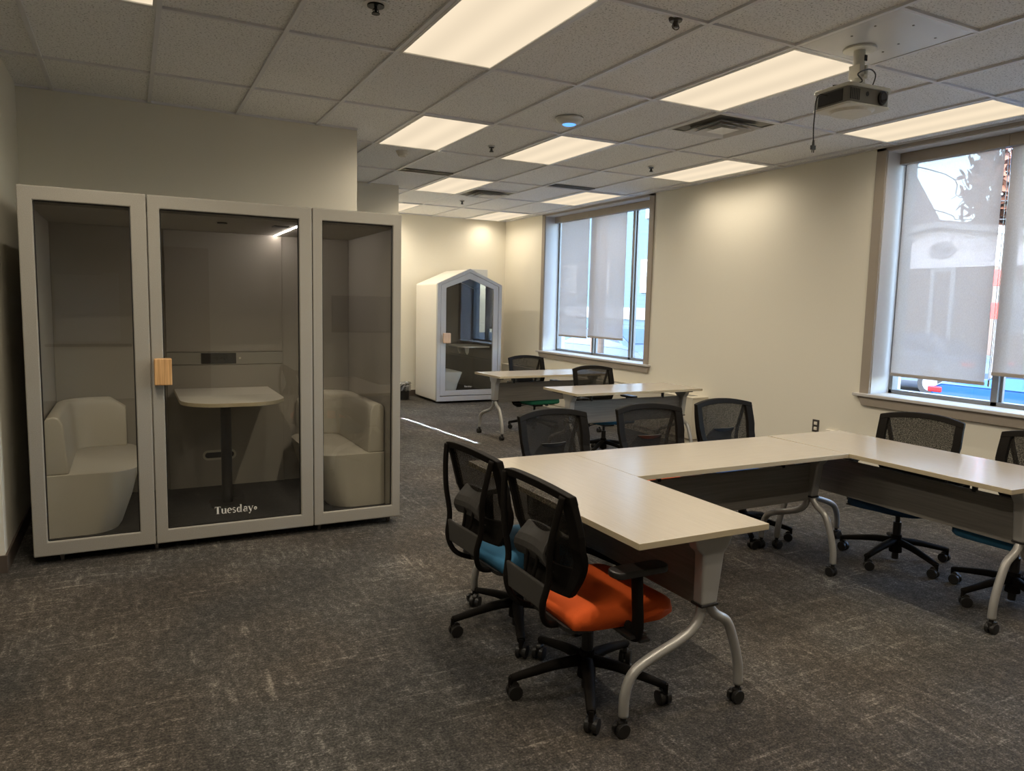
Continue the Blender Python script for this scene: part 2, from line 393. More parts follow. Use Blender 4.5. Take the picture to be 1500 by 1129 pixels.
# window wall with two openings
ZS, ZT = .83, 2.930
WINS = [(-2.60, .095), (3.345, 5.955)]
bm = new()
ys = [YB, WINS[0][0], WINS[0][1], WINS[1][0], WINS[1][1], YF+.2]
for a, b in ((ys[0], ys[1]), (ys[2], ys[3]), (ys[4], ys[5])): bx(bm, WX, WX+.40, a, b, -.1, H+.1)
for a, b in WINS:
    bx(bm, WX, WX+.40, a, b, -.1, ZS); bx(bm, WX, WX+.40, a, b, ZT, H+.1)
struct('wall_right', bm, M['wall'])
bm = new(); bx(bm, 1.597, WX, YF, YF+.2, 0, H+.02); struct('wall_far', bm, M['wall'])
bm = new(); bx(bm, -3.2, 1.597, 4.69, YF+.2, 0, H+.02); struct('wall_middle', bm, M['wall'])
bm = new(); bx(bm, -3.2, .335, 2.02, 2.16, 0, H+.02); bx(bm, -3.4, -3.2, 2.02, 4.8, 0, H+.02); struct('wall_pod', bm, M['wall'])
bm = new(); bx(bm, XL-.2, -2.045, .574, 2.03, 0, H+.02); struct('wall_left', bm, M['wall'])
bm = new(); bx(bm, XL-.2, XL, YB-.2, .6, 0, H+.02); struct('wall_side', bm, M['wall'])
bm = new(); bx(bm, XL, WX, YB-.2, YB, 0, H+.02); struct('wall_back', bm, M['wall'])
# baseboards
bm = new(); bx(bm, XL, -2.040, .562, .574, 0, .10); bx(bm, -2.045, -2.033, .562, 2.02, 0, .10); struct('baseboard_left', bm, M['baseboard'], bev=.002)
bm = new(); bx(bm, 1.6, WX, YF-.012, YF, 0, .10); bx(bm, 1.597, 1.609, 4.69, YF, 0, .10); bx(bm, -3.2, 1.597, 4.678, 4.69, 0, .1); struct('baseboard_far', bm, M['baseboard'], bev=.002)
bm = new(); bx(bm, WX-.012, WX, YB, 2.1, 0, .10); struct('baseboard_right', bm, M['baseboard'], bev=.002)
bm = new(); bx(bm, -2.05, .347, 2.008, 2.02, 0, .10); bx(bm, .335, .347, 2.008, 2.17, 0, .10); struct('baseboard_pod', bm, M['baseboard'], bev=.002)

def window(n, y0, y1, mull, last_right):
    GX = WX+.235
    # opening lining (jambs, head) and casing
    bm = new()
    bx(bm, WX-.006, WX+.40, y1-.012, y1+.0, ZS, ZT); bx(bm, WX-.006, WX+.40, y0, y0+.012, ZS, ZT); bx(bm, WX-.006, WX+.40, y0, y1, ZT-.012, ZT)
    w = struct('window_%d' % n, bm, M['jamb'])
    bm = new()
    bx(bm, WX-.018, WX+.0, y1, y1+.093, ZS, H-.004); bx(bm, WX-.018, WX, y0-.093, y0, ZS, H-.004); bx(bm, WX-.018, WX, y0-.093, y1+.093, ZT-.004, H-.004)
    bx(bm, WX-.024, WX-.001, y1-.006, y1+.006, ZS, ZT); 
    fin('casing', bm, M['casing'], w, bev=.003)
    bm = new(); bx(bm, WX-.055, GX+.03, y0-.14, y1+.14, ZS-.028, ZS)
    for s, ya, yb in ((1, y1, y1+.15), (-1, y0-.15, y0)): pass
    fin('window_sill', bm, M['jamb'], w, bev=.006)
    bm = new(); prism(bm, [(y0-.10, .722), (y1+.055, .722), (y1+.105, ZS-.028), (y0-.13, ZS-.028)], WX-.03, WX, 'yz'); fin('apron', bm, M['casing'], w, bev=.004)
    bm = new()
    zb, zt = ZS, ZT-.012
    bx(bm, GX, GX+.08, y0, y1, zb, zb+.035); bx(bm, GX, GX+.08, y0, y1, zt-.05, zt)
    for a, b in [(y0, y0+.045), (y1-.045, y1)]+[(m-.025, m+.025) for m in mull]:
        bx(bm, GX, GX+.08, a, b, zb, zt); bx(bm, GX+.012, GX+.02, a+.01, b-.01, zb, zt)
    for m in mull:
        bx(bm, GX+.03, GX+.06, m-.045, m+.045, zb+.03, zt-.04)
    fin('window_frame', bm, M['alu'], w, bev=.003)
    edges = [y0]+sorted(mull)+[y1]
    for a, b in zip(edges[:-1], edges[1:]):
        bm = new(); bx(bm, GX+.042, GX+.048, a+.03, b-.03, zb+.03, zt-.04); fin('pane', bm, M['glass'], w)
    return w
window(1, WINS[0][0], WINS[0][1], [-.830, -1.735], True)
window(2, WINS[1][0], WINS[1][1], [4.895, 3.990], True)

def blind(ya, yb, zb, label, cass=None):
    X = WX+.195
    t = thing('roller_blind', label, 'blind', (X, (ya+yb)/2, ZT-.012))
    h = (yb-ya)/2; top = -.0; L = zb-(ZT-.012)
    c0, c1 = cass
    bm = new(); bx(bm, -.045, .035, c0-(ya+yb)/2, c1-(ya+yb)/2, -.093, -.0); fin('cassette', bm, M['casing'], t, bev=.004)
    bm = new(); bx(bm, -.001, .001, -h, h, L+.025, -.05); fin('screen_fabric', bm, M['screen'], t)
    bm = new(); bx(bm, -.008, .008, -h-.002, h+.002, L, L+.028); fin('hem_bar', bm, M['casing'], t, bev=.003)
    return t
blind(-.768, .045, .990, 'grey translucent roller blind lowered nearest the left jamb of the near window', (-.815, .083))
blind(-1.70, -.820, 1.075, 'grey roller blind in the near window, cut off by the right picture edge', (-1.72, -.817))
bl = blind(5.012, 5.795, 1.068, 'narrower-looking roller blind beside the left jamb of the far window', (4.97, 5.943))
blind(4.095, 4.965, 1.085, 'wide roller blind in the middle of the far window beside its bare pane', (3.357, 4.968))
for (y, x) in ((-.80, WX+.19),):
    bm = new(); tube(bm, [(x, y, 2.82), (x, y-.004, 1.9), (x, y, 1.02)], .0025, 6, 3); tube(bm, [(x+.012, y-.012, 2.82), (x+.012, y-.014, 1.9), (x+.006, y-.006, 1.02)], .0025, 6, 3)
    cyl(bm, (x+.004, y-.004, 1.01), .008, .05, seg=10)
    tag(fin('blind_chain', bm, M['chrome']), 'thin metal pull chain hanging between the two near window blinds', 'blind chain')

# convector cabinet under the far window
t = thing('convector_cabinet', 'long low cream metal heater cabinet under the far window', 'heater', (4.31, 4.5, 0))
bm = new(); bx(bm, -.11, .113, -2.36, 2.45, .07, .535); bx(bm, -.09, .113, -2.34, 2.45, 0, .07); fin('body', bm, M['conv'], t, bev=.006)
bm = new(); bx(bm, -.118, .113, -2.368, 2.45, .535, .552); fin('top_panel', bm, M['conv'], t, bev=.004)
bm = new()
for k in range(40): bx(bm, -.05, .06, -2.25+k*.115, -2.18+k*.115, .5521, .5535)
g = fin('grille', bm, M['steel'], t)

# ------------------------------------------------------------------ ceiling fixtures
lp = None
LIGHTS = [(-3, -1, 'rectangular ceiling light cut off at the top left picture corner'),
          (0, -1, 'largest rectangular ceiling light, nearest the camera'),
          (3, -1, 'rectangular ceiling light beside the projector mount'),
          (6, -1, 'rectangular ceiling light above the near window'),
          (1, 1, 'rectangular ceiling light right of the wall end above the big pod'),
          (3, 1, 'rectangular ceiling light behind the round blue-lit wireless dome'),
          (6, 1, 'rectangular ceiling light along the bare wall between the windows'),
          (3, 3, 'rectangular ceiling light beside the far square air vent'),
          (6, 3, 'rectangular ceiling light above the far window'),
          (3, 5, 'rectangular ceiling light half hidden at the middle wall edge'),
          (6, 5, 'farthest rectangular ceiling light, in the corner above the small booth'),
          (-3, -3, None), (0, -3, None), (3, -3, None), (6, -3, None)]
for (i, j, lab) in LIGHTS:
    x, y = (i+.5)*CW, (j+.5)*CD
    if lab is None: lab = 'rectangular ceiling light panel behind the camera position'
    if lp is None:
        t = thing('ceiling_light', lab, 'ceiling light', (x, y, H), group='rectangular ceiling lights')
        bm = new(); frame2d(bm, rect(-CW/2+.012, CW/2-.012, -CD/2+.012, CD/2-.012), rect(-CW/2+.030, CW/2-.030, -CD/2+.030, CD/2-.030), -.006, .009, 'xy')
        fin('light_frame', bm, M['whitemetal'], t)
        bm = new(); bx(bm, -CW/2+.029, CW/2-.029, -CD/2+.029, CD/2-.029, .000, .006); fin('diffuser', bm, M['diffuser'], t)
        lp = t
    else:
        t = dup(lp); t.location = (x, y, H); t['label'] = lab
    t['group'] = 'ceiling lights behind the camera' if j == -3 else 'rectangular ceiling lights'

def sq_vent(x, y, label):
    t = thing('air_diffuser', label, 'air vent', (x, y, H))
    a = .295
    bm = new(); bx(bm, -a, a, -a, a, .002, .006); fin('backing', bm, M['projside'], t)
    bm = new()
    def ring(o, i, zo, zi, th=.002):
        vo = [(-o, -o), (o, -o), (o, o), (-o, o)]; vi = [(-i, -i), (i, -i), (i, i), (-i, i)]
        A = [bm.verts.new((p[0], p[1], zo)) for p in vo]; B = [bm.verts.new((p[0], p[1], zi)) for p in vi]
        A2 = [bm.verts.new((p[0], p[1], zo+th)) for p in vo]; B2 = [bm.verts.new((p[0], p[1], zi+th)) for p in vi]
        for k in range(4):
            l = (k+1) % 4
            bm.faces.new((A[k], A[l], B[l], B[k])); bm.faces.new((A2[k], B2[k], B2[l], A2[l])); bm.faces.new((A[k], A2[k], A2[l], A[l])); bm.faces.new((B[k], B[l], B2[l], B2[k]))
    ring(a, a-.02, -.006, -.006, .006)
    fin('vent_frame', bm, M['whitemetal'], t)
    for (o, i, zo, zi) in ((.215, .165, -.030, -.004), (.150, .105, -.034, -.006), (.088, .001, -.036, -.030)):
        bm = new(); ring(o, i, zo, zi); fin('louvre_cone', bm, M['whitemetal'], t)
    return t
sq_vent(4.5*CW, .25*CD, 'large square louvred ceiling air vent between the projector and bare wall')
sq_vent(4.5*CW, 3.75*CD, 'distant square louvred ceiling air vent near the far end')
def slot_vent(x0, y, label):
    t = thing('ceiling_slot_vent', label, 'air vent', (x0+CW/2, y, H))
    bm = new(); bx(bm, -.29, .29, -.06, .06, -.002, .006); fin('backing', bm, M['darkmetal'], t)
    bm = new(); frame2d(bm, rect(-.295, .295, -.07, .07), rect(-.285, .285, -.055, .055), -.005, .006, 'xy')
    for k in range(3): bx(bm, -.285, .285, -.03+k*.03-.003, -.03+k*.03+.003, -.006, .004)
    fin('slot_blades', bm, M['steel'], t)
slot_vent(2*CW, 3.555, 'dark linear ceiling slot vent nearest the middle wall edge')
slot_vent(5*CW, 3.50, 'dark linear ceiling slot vent before the far window light')

def sprinkler(x, y, label, s=1.0):
    t = thing('ceiling_sprinkler', label, 'sprinkler', (x, y, H))
    bm = new(); cyl(bm, (0, 0, .002), .038*s, .012, r2=.030*s, seg=24); fin('escutcheon', bm, M['whitemetal'], t)
    bm = new(); cyl(bm, (0, 0, -.006), .024*s, .010, seg=20); cyl(bm, (0, 0, -.022), .0075, .030, seg=12)
    tube(bm, [(-.004, 0, -.018), (-.014, 0, -.030), (-.004, 0, -.042)], .0022, 6); tube(bm, [(.004, 0, -.018), (.014, 0, -.030), (.004, 0, -.042)], .0022, 6)
    cyl(bm, (0, 0, -.043), .020, .004, seg=16); fin('sprinkler_head', bm, M['darkmetal'], t)
sprinkler(-.301, -.60, 'dark sprinkler head at the top edge left of the largest light', 1.7)
sprinkler(1.561, 1.985, 'small dark sprinkler head between the two middle ceiling lights')
sprinkler(3.345, 1.96, 'small dark sprinkler head beside the light over the bare wall')
sprinkler(2.755, 5.40, 'tiny distant sprinkler head beyond the far square vent')
t = thing('ceiling_sensor', 'small grey clip-like fixture on the ceiling tile seam near the projector panel', 'sensor', (1.039, -1.188, H))
bm = new(); cyl(bm, (0, 0, -.004), .030, .016, r2=.036, seg=16); fin('base', bm, M['steel'], t)
bm = new(); cyl(bm, (0, 0, -.025), .012, .03, seg=12); tube(bm, [(-.014, 0, -.02), (-.02, 0, -.04), (0, 0, -.05), (.02, 0, -.04), (.014, 0, -.02)], .003, 6); fin('sensor_head', bm, M['steel'], t)
t = thing('smoke_detector', 'small round cream smoke detector beyond the wall end', 'smoke detector', (.955, 2.68, H))
bm = new(); cyl(bm, (0, 0, -.006), .052, .03, r2=.06, seg=28); fin('base', bm, M['smoke'], t, bev=.003)
bm = new(); cyl(bm, (0, 0, -.03), .035, .02, r2=.045, seg=28); fin('sensing_chamber', bm, M['smoke'], t, bev=.003)
t = thing('ceiling_access_point', 'round white wireless dome with a glowing blue light on the ceiling', 'access point', (1.62, .745, H))
bm = new()
prof = [(0, -.048), (.03, -.047), (.06, -.042), (.085, -.030), (.102, -.012), (.107, .002)]
rings = [[bm.verts.new((r*math.cos(a), r*math.sin(a), z)) for a in [2*PI*k/32 for k in range(32)]] for r, z in prof[1:]]
c = bm.verts.new((0, 0, prof[0][1]))
for k in range(32): bm.faces.new((c, rings[0][k], rings[0][(k+1) % 32]))
for q in range(len(rings)-1):
    for k in range(32): bm.faces.new((rings[q][k], rings[q][(k+1) % 32], rings[q+1][(k+1) % 32], rings[q+1][k]))
bm.faces.new(rings[-1]); fin('dome', bm, M['whitemetal'], t, smooth=True)
bm = new(); cyl(bm, (0, 0, -.0475), .045, .004, seg=28, r2=.052); fin('status_light', bm, M['bluelight'], t)

# projector panel, mount, projector, cord
t = thing('ceiling_panel', 'smooth white sheet ceiling panel the projector mount is fixed to', 'panel', (3.5*CW, -1.25*CD, H))
bm = new(); bx(bm, -.292, .292, -.292, .292, -.001, .006); fin('sheet', bm, M['sheetwhite'], t)
bm = new()
for (a, b) in ((-.18, .05), (-.2, -.1), (.05, .1), (.12, .0), (.16, .12), (.2, -.15), (-.05, -.2)): cyl(bm, (a, b, -.002), .006, .003, seg=10)
fin('screw', bm, M['steel'], t)
PX, PY = 2.145, -1.375
t = thing('projector_mount', 'white ceiling bracket column holding the projector', 'projector mount', (PX, PY, H-.001))
bm = new(); cyl(bm, (0, 0, -.006), .085, .012, seg=36, r2=.085); fin('mount_plate', bm, M['projtop'], t, bev=.003)
bm = new(); cyl(bm, (0, 0, -.075), .030, .13, seg=24); bx(bm, -.033, -.018, -.035, .035, -.16, -.09); bx(bm, .018, .033, -.035, .035, -.16, -.09)
fin('column', bm, M['projtop'], t, bev=.002)
bm = new(); bx(bm, .004, .022, -.034, -.027, -.07, -.04); fin('cable_hole', bm, M['darkmetal'], t)
bm = new(); cyl(bm, (0, 0, -.185), .05, .075, seg=20, r2=.03); cyl(bm, (0, -.03, -.15), .008, .03, 'y', 10); fin('tilt_head', bm, M['projtop'], t, bev=.002)
t = thing('projector', 'grey and white ceiling-hung projector with a round black lens', 'projector', (PX-.035, PY-.0, 2.622), rz=math.radians(-4)); t.scale.z = 1.2
bm = new()
zt_, zb_ = .118, .0
O = roundrect(-.150, .145, -.118, .118, .02, 4)
prism(bm, O, .008, .080, 'xy'); fin('body', bm, M['projside'], t, bev=.004)
bm = new(); prism(bm, roundrect(-.157, .152, -.126, .126, .022, 4), .076, .092, 'xy'); prism(bm, roundrect(-.157, .152, -.126, .126, .022, 4), .0, .010, 'xy')
fin('casing', bm, M['projtop'], t, bev=.005)
bm = new()
for v in (cyl(bm, (0, 0, -.004), .10, .012, seg=28, r2=.12),): pass
fin('bottom_cover', bm, M['projtop'], t, bev=.003)
bm = new(); cyl(bm, (.085, -.122, .043), .030, .018, 'y', 28); fin('lens_ring', bm, M['black'], t, bev=.003)
bm = new(); cyl(bm, (.085, -.129, .043), .023, .01, 'y', 28); fin('lens', bm, M['lens'], t)
bm = new(); cyl(bm, (-.02, -.119, .052), .010, .004, 'y', 16); fin('infrared_window', bm, M['black'], t)
bm = new(); bx(bm, -.154, -.149, -.08, .09, .018, .070)
fin('connector_panel', bm, M['black'], t, bev=.002)
bm = new()
for k in range(6): bx(bm, -.14+k*.012, -.134+k*.012, -.1195, -.117, .02, .068)
fin('vent_slot', bm, M['black'], t)
bm = new(); X0 = PX-.195
tube(bm, [(X0+.005, PY+.03, 2.69), (X0-.03, PY+.05, 2.695), (X0-.045, PY+.06, 2.66), (X0-.045, PY+.062, 2.60), (X0-.05, PY+.06, 2.53), (X0-.042, PY+.062, 2.45)], .0035, 8, 6)
cyl(bm, (X0-.042, PY+.062, 2.445), .008, .03, seg=10, r2=.005); bx(bm, X0-.056, X0-.028, PY+.056, PY+.068, 2.41, 2.432)
bx(bm, X0-.050, X0-.047, PY+.06, PY+.064, 2.395, 2.412); bx(bm, X0-.037, X0-.034, PY+.06, PY+.064, 2.395, 2.412)
tag(fin('power_cord', bm, M['black']), 'black power cord with a two-prong plug dangling from the projector', 'power cord')
bm = new()
tube(bm, [(PX-.19, PY+.0, 2.735), (PX-.06, PY-.07, 2.755), (PX-.07, PY-.055, 2.80), (PX+.01, PY-.06, 2.835), (PX+.075, PY-.05, 2.82), (PX+.07, PY-.04, 2.765), (PX+.03, PY-.05, 2.738)], .0035, 8, 8)
tube(bm, [(PX-.05, PY-.07, 2.752), (PX+.03, PY-.09, 2.738), (PX+.10, PY-.11, 2.735)], .003, 8, 5)
tag(fin('video_cable', bm, M['black']), 'black cable looped around the projector bracket neck', 'cable')

# wall outlet on the window wall
t = thing('wall_outlet', 'small wall power outlet with a dark metal plate behind the table corner', 'outlet', (WX, .644, .455))
bm = new(); bx(bm, -.006, .001, -.038, .038, -.06, .06); fin('cover_plate', bm, M['steel'], t, bev=.002)
for s in (-1, 1):
    bm = new(); bx(bm, -.009, -.004, -.018, .018, s*.025-.015, s*.025+.015); fin('socket', bm, M['cream'], t, bev=.002)
t = thing('cable_box', 'small cream raceway box low on the window wall beside the outlet', 'junction box', (WX, .46, .425))
bm = new(); bx(bm, -.03, .001, -.07, .05, -.03, .02); fin('cover', bm, M['cream'], t, bev=.004)

# ------------------------------------------------------------------ chairs
def make_chair():
    t = thing('task_chair', 'x', 'chair')
    # star base
    bm = new(); cyl(bm, (0, 0, .115), .038, .11, seg=20, r2=.030)
    R = .318
    for k in range(5):
        a = 2*PI*k/5; c, s = math.cos(a), math.sin(a)
        pts = [(r*c, r*s, z) for r, z in ((.02, .128), (.12, .122), (.22, .103), (R, .082))]
        tube(bm, pts, 1, 8, 3, flat=(.028, .024), taper=.62)
        cyl(bm, (R*c, R*s, .070), .010, .04, seg=10)
    sb = fin('star_base', bm, M['frame'], t, bev=.0)
    for k in range(5):
        a = 2*PI*k/5; c, s = math.cos(a), math.sin(a)
        bm = new(); px, py = R*c, R*s; th = a+random.uniform(-1.2, 1.2)
        for q in (-1, 1):
            vs = cyl(bm, (0, q*.015, .0285), .0285, .019, 'y', 20)
        bx(bm, -.018, .022, -.011, .011, .02, .060, .004); cyl(bm, (.0, 0, .0505), .018, .02, 'y', 14)
        bmesh.ops.transform(bm, matrix=Matrix.Translation((px, py, 0)) @ Matrix.Rotation(th, 4, 'Z') @ Matrix.Translation((-.016, 0, 0)), verts=bm.verts[:])
        fin('caster', bm, M['black'], sb, bev=.002)
    up = bpy.data.objects
    bm = new(); cyl(bm, (0, 0, .185), .024, .13, seg=20); cyl(bm, (0, 0, .275), .014, .12, seg=16); cyl(bm, (0, 0, .06), .020, .09, seg=16)
    fin('gas_lift', bm, M['black'], t)
    bm = new(); bx(bm, -.13, .10, -.07, .07, .305, .350, .012); bx(bm, -.20, -.08, -.05, .05, .325, .352, .008)
    for s in (-1, 1): bx(bm, -.02, .06, s*.05, s*.30, .338, .352, .004)
    fin('tilt_mechanism', bm, M['black'], t)
    bm = new(); tube(bm, [(.03, -.05, .335), (.05, -.17, .328), (.06, -.24, .318)], .006, 8, 4); bx(bm, .035, .085, -.29, -.23, .310, .322, .004); fin('lever', bm, M['black'], t)
    bm = new(); tube(bm, [(-.05, .05, .33), (-.07, .15, .31), (-.07, .2, .30)], .006, 8, 4); cyl(bm, (-.07, .215, .30), .018, .03, 'y', 12); fin('tension_knob', bm, M['black'], t)
    # seat : upholstered, waterfall front
    bm = new(); nx, ny = 14, 12
    def seat_pt(u, v, top):
        x = -.195+.470*u; w = .235*(.86+.14*math.sin(min(1, u*1.25)*PI/2)) * (1-.10*max(0, u-.8)/.2)
        y = (v*2-1)*w
        er = max(abs(v*2-1)-.72, 0)/.28; fr = max(u-.72, 0)/.28; bk = max(.16-u, 0)/.16
        x -= .030*abs(v*2-1)**6*fr
        if top: z = .437-.020*er**2-.040*fr**2-.028*bk**2+.008*abs(v*2-1)**2-.006*math.exp(-((u-.4)**2+(v-.5)**2)*12)
        else: z = .347+.010*er**2+.010*fr**2+.01*bk
        return (x, y, z)
    T = [[bm.verts.new(seat_pt(i/nx, j/ny, 1)) for j in range(ny+1)] for i in range(nx+1)]
    B = [[bm.verts.new(seat_pt(i/nx, j/ny, 0)) for j in range(ny+1)] for i in range(nx+1)]
    for i in range(nx):
        for j in range(ny):
            bm.faces.new((T[i][j], T[i+1][j], T[i+1][j+1], T[i][j+1])); bm.faces.new((B[i][j], B[i][j+1], B[i+1][j+1], B[i+1][j]))
    for i in range(nx):
        bm.faces.new((T[i][0], B[i][0], B[i+1][0], T[i+1][0])); bm.faces.new((T[i][ny], T[i+1][ny], B[i+1][ny], B[i][ny]))
    for j in range(ny):
        bm.faces.new((T[0][j], T[0][j+1], B[0][j+1], B[0][j])); bm.faces.new((T[nx][j], B[nx][j], B[nx][j+1], T[nx][j+1]))
    bmesh.ops.bevel(bm, geom=[e for e in bm.edges if e.calc_face_angle(0) > .9], offset=.014, segments=3, affect='EDGES')
    st = fin('seat', bm, M['orange'], t, smooth=True)
    bm = new(); prism(bm, roundrect(-.21, .20, -.20, .20, .05), .350, .366, 'xy'); fin('seat_pan', bm, M['black'], t)
    # backrest geometry: side profile x(z) and half-width w(z)
    Z0, Z1 = .485, .915
    def bxp(z):
        u = (z-Z0)/(Z1-Z0)
        return -.205+.020*math.sin(min(u/.45, 1)*PI)-.070*max(0, (u-.35)/.65)**1.4
    def bw(z):
        u = (z-Z0)/(Z1-Z0)
        return .175+.072*math.sin(min(u/.55, 1)*PI/2)+.004*(1 if u > .55 else 0) - .006*max(0, u-.6)
    def bp(v, z, off=0):   # v in -1..1 across; sides wrap forward
        return Vector((bxp(z)+.030*(1-(abs(v))**2)*(-1)+.012+off, v*bw(z), z))
    def topz(v): return Z1-.003-.030*abs(v)**2.2+.0
    def strip(vs, zs, th):
        pass
    # mesh panel
    bm = new(); NV, NZ = 12, 14
    def grid_panel(v0, v1, zf0, zf1, th, nv, nz):
        G = []
        for s in (0, 1):
            G.append([[bm.verts.new(bp(v0+(v1-v0)*i/nv, zf0(v0+(v1-v0)*i/nv)+(zf1(v0+(v1-v0)*i/nv)-zf0(v0+(v1-v0)*i/nv))*j/nz, (s-.5)*th)) for j in range(nz+1)] for i in range(nv+1)])
        for i in range(nv):
            for j in range(nz):
                for s in (0, 1):
                    g = G[s]; q = (g[i][j], g[i+1][j], g[i+1][j+1], g[i][j+1])
                    bm.faces.new(q if s else q[::-1])
        for i in range(nv):
            for j in (0, nz): bm.faces.new((G[0][i][j], G[1][i][j], G[1][i+1][j], G[0][i+1][j]))
        for j in range(nz):
            for i in (0, nv): bm.faces.new((G[0][i][j], G[0][i][j+1], G[1][i][j+1], G[1][i][j]))
    grid_panel(-.90, .90, lambda v: Z0+.09, lambda v: topz(v)-.015, .002, 12, 14)
    ms = fin('mesh_panel', bm, M['mesh'], t, smooth=True)
    # frame: top rail, side rails, lower band
    bm = new(); grid_panel(-1, 1, lambda v: topz(v)-.034, topz, .034, 16, 2)
    for s in (-1, 1):
        grid_panel(s*.80 if s > 0 else -1, 1 if s > 0 else -.80, lambda v: Z0+.0, lambda v: topz(v)-.012, .030, 2, 14)
    grid_panel(-1, 1, lambda v: Z0-.005, lambda v: Z0+.095+.03*abs(v)**3, .020, 16, 3)
    fin('backrest_frame', bm, M['frame'], t, bev=.004, smooth=False)
    # rear support bars
    for s in (-1, 1):
        bm = new()
        tube(bm, [(bxp(.875)-.014, s*.222, .880), (bxp(.8)-.050, s*.205, .79), (bxp(.68)-.085, s*.180, .68), (-.285, s*.160, .56), (-.300, s*.145, .46), (-.275, s*.125, .385), (-.21, s*.095, .352), (-.13, s*.065, .345)], 1, 10, 6, flat=(.012, .014))
        fin('support_bar', bm, M['frame'], t)
    bm = new()
    P1 = [(-.300, -.150, .53), (-.300, .150, .53), (-.312, .140, .42), (-.312, -.140, .42)]
    bx(bm, -.300, -.285, -.152, .152, .435, .535, .006); fin('rear_cross_plate', bm, M['greypad'], t)
    bm = new()
    for k in range(9):
        pass
    L = []
    for i in range(9):
        row = []
        for j in range(7):
            v = -1+2*i/8; z = .570+.140*j/6; w = .130*(1-.30*j/6)
            row.append((v*w, z, -.262+.030*math.cos(v*1.2)-.030*math.sin(j/6*PI*1.25)))
        L.append(row)
    F = [[bm.verts.new((p[2]+.006, p[0], p[1])) for p in r] for r in L]; K = [[bm.verts.new((p[2]-.008, p[0], p[1])) for p in r] for r in L]
    for i in range(8):
        for j in range(6):
            bm.faces.new((F[i][j], F[i+1][j], F[i+1][j+1], F[i][j+1])); bm.faces.new((K[i][j], K[i][j+1], K[i+1][j+1], K[i+1][j]))
    for i in range(8):
        bm.faces.new((F[i][0], K[i][0], K[i+1][0], F[i+1][0])); bm.faces.new((F[i][6], F[i+1][6], K[i+1][6], K[i][6]))
    for j in range(6):
        bm.faces.new((F[0][j], F[0][j+1], K[0][j+1], K[0][j])); bm.faces.new((F[8][j], K[8][j], K[8][j+1], F[8][j+1]))
    fin('lumbar_pad', bm, M['greypad'], t, smooth=False, bev=.003)
    bm = new()
    tube(bm, [(-.285, -.03, .50), (-.27, -.035, .56), (-.262, -.04, .62)], .007, 8, 3); tube(bm, [(-.285, .03, .50), (-.27, .035, .56), (-.262, .04, .62)], .007, 8, 3)
    fin('lumbar_rail', bm, M['frame'], t)
    for s in (-1, 1):
        bm = new()
        tube(bm, [(.02, s*.20, .345), (.02, s*.275, .352), (.015, s*.298, .40), (.005, s*.302, .50), (.0, s*.302, .592)], 1, 10, 5, flat=(.015, .036))
        ar = fin('armrest', bm, M['frame'], t)
        bm = new(); prism(bm, roundrect(-.115, .125, s*.302-.042, s*.302+.042, .035, 5), .590, .615, 'xy'); fin('arm_pad', bm, M['black'], ar, bev=.006)
    return t, sb, st
CH, _, _ = make_chair()
used = [False]
def chair(x, y, deg, col, label, group=None, spin=0, dz=0):
    t = CH if not used[0] else dup(CH)
    used[0] = True
    t.location = (x, y, 0); t.rotation_euler.z = math.radians(deg); t['label'] = label
    t['group'] = group or 'mesh-back task chairs'
    for c in t.children:
        n = c.name.split('.')[0]
        if n == 'star_base': c.rotation_euler.z = math.radians(spin-deg)
        elif n != 'gas_lift': c.location.z = dz
        if n == 'seat':
            c.data = c.data.copy(); c.data.materials[0] = M[col]
        # Only the seat cover differs between the chairs
    return t
G1 = 'mesh-back task chairs around the U of tables'; G2 = 'mesh-back task chairs at the far tables'
chair(.205, -1.845, 0, 'orange', 'black mesh-back chair with an orange seat nearest the camera', G1, -120)
chair(.215, -1.215, 3, 'blue', 'black mesh-back chair with a teal blue seat behind the nearest orange one', G1, -114)
chair(.905, -.62, -86, 'navy', 'black mesh-back chair behind the table seam, leftmost of the three along that table', G1, 10)
chair(1.615, -.60, -95, 'orange', 'black mesh-back chair with an orange seat in the middle behind the middle table', G1, 35)
chair(2.325, -.55, -92, 'brightblue', 'black mesh-back chair with a bright blue seat, standing nearest the bare wall', G1, 20)
chair(2.830, -1.348, 194, 'navy', 'black mesh-back chair under the near window sill with its whole star base in view', G1, 114)
chair(2.811, -2.053, 182, 'blue', 'black mesh-back chair cut by the right picture edge beside the near window', G1, 165)
chair(3.034, 3.693, -90, 'green', 'black mesh-back chair with a green seat at the farthest table', G2, 212)
chair(3.006, 2.138, -90, 'blue', 'black mesh-back chair with a teal seat at the second farthest table', G2, 0)

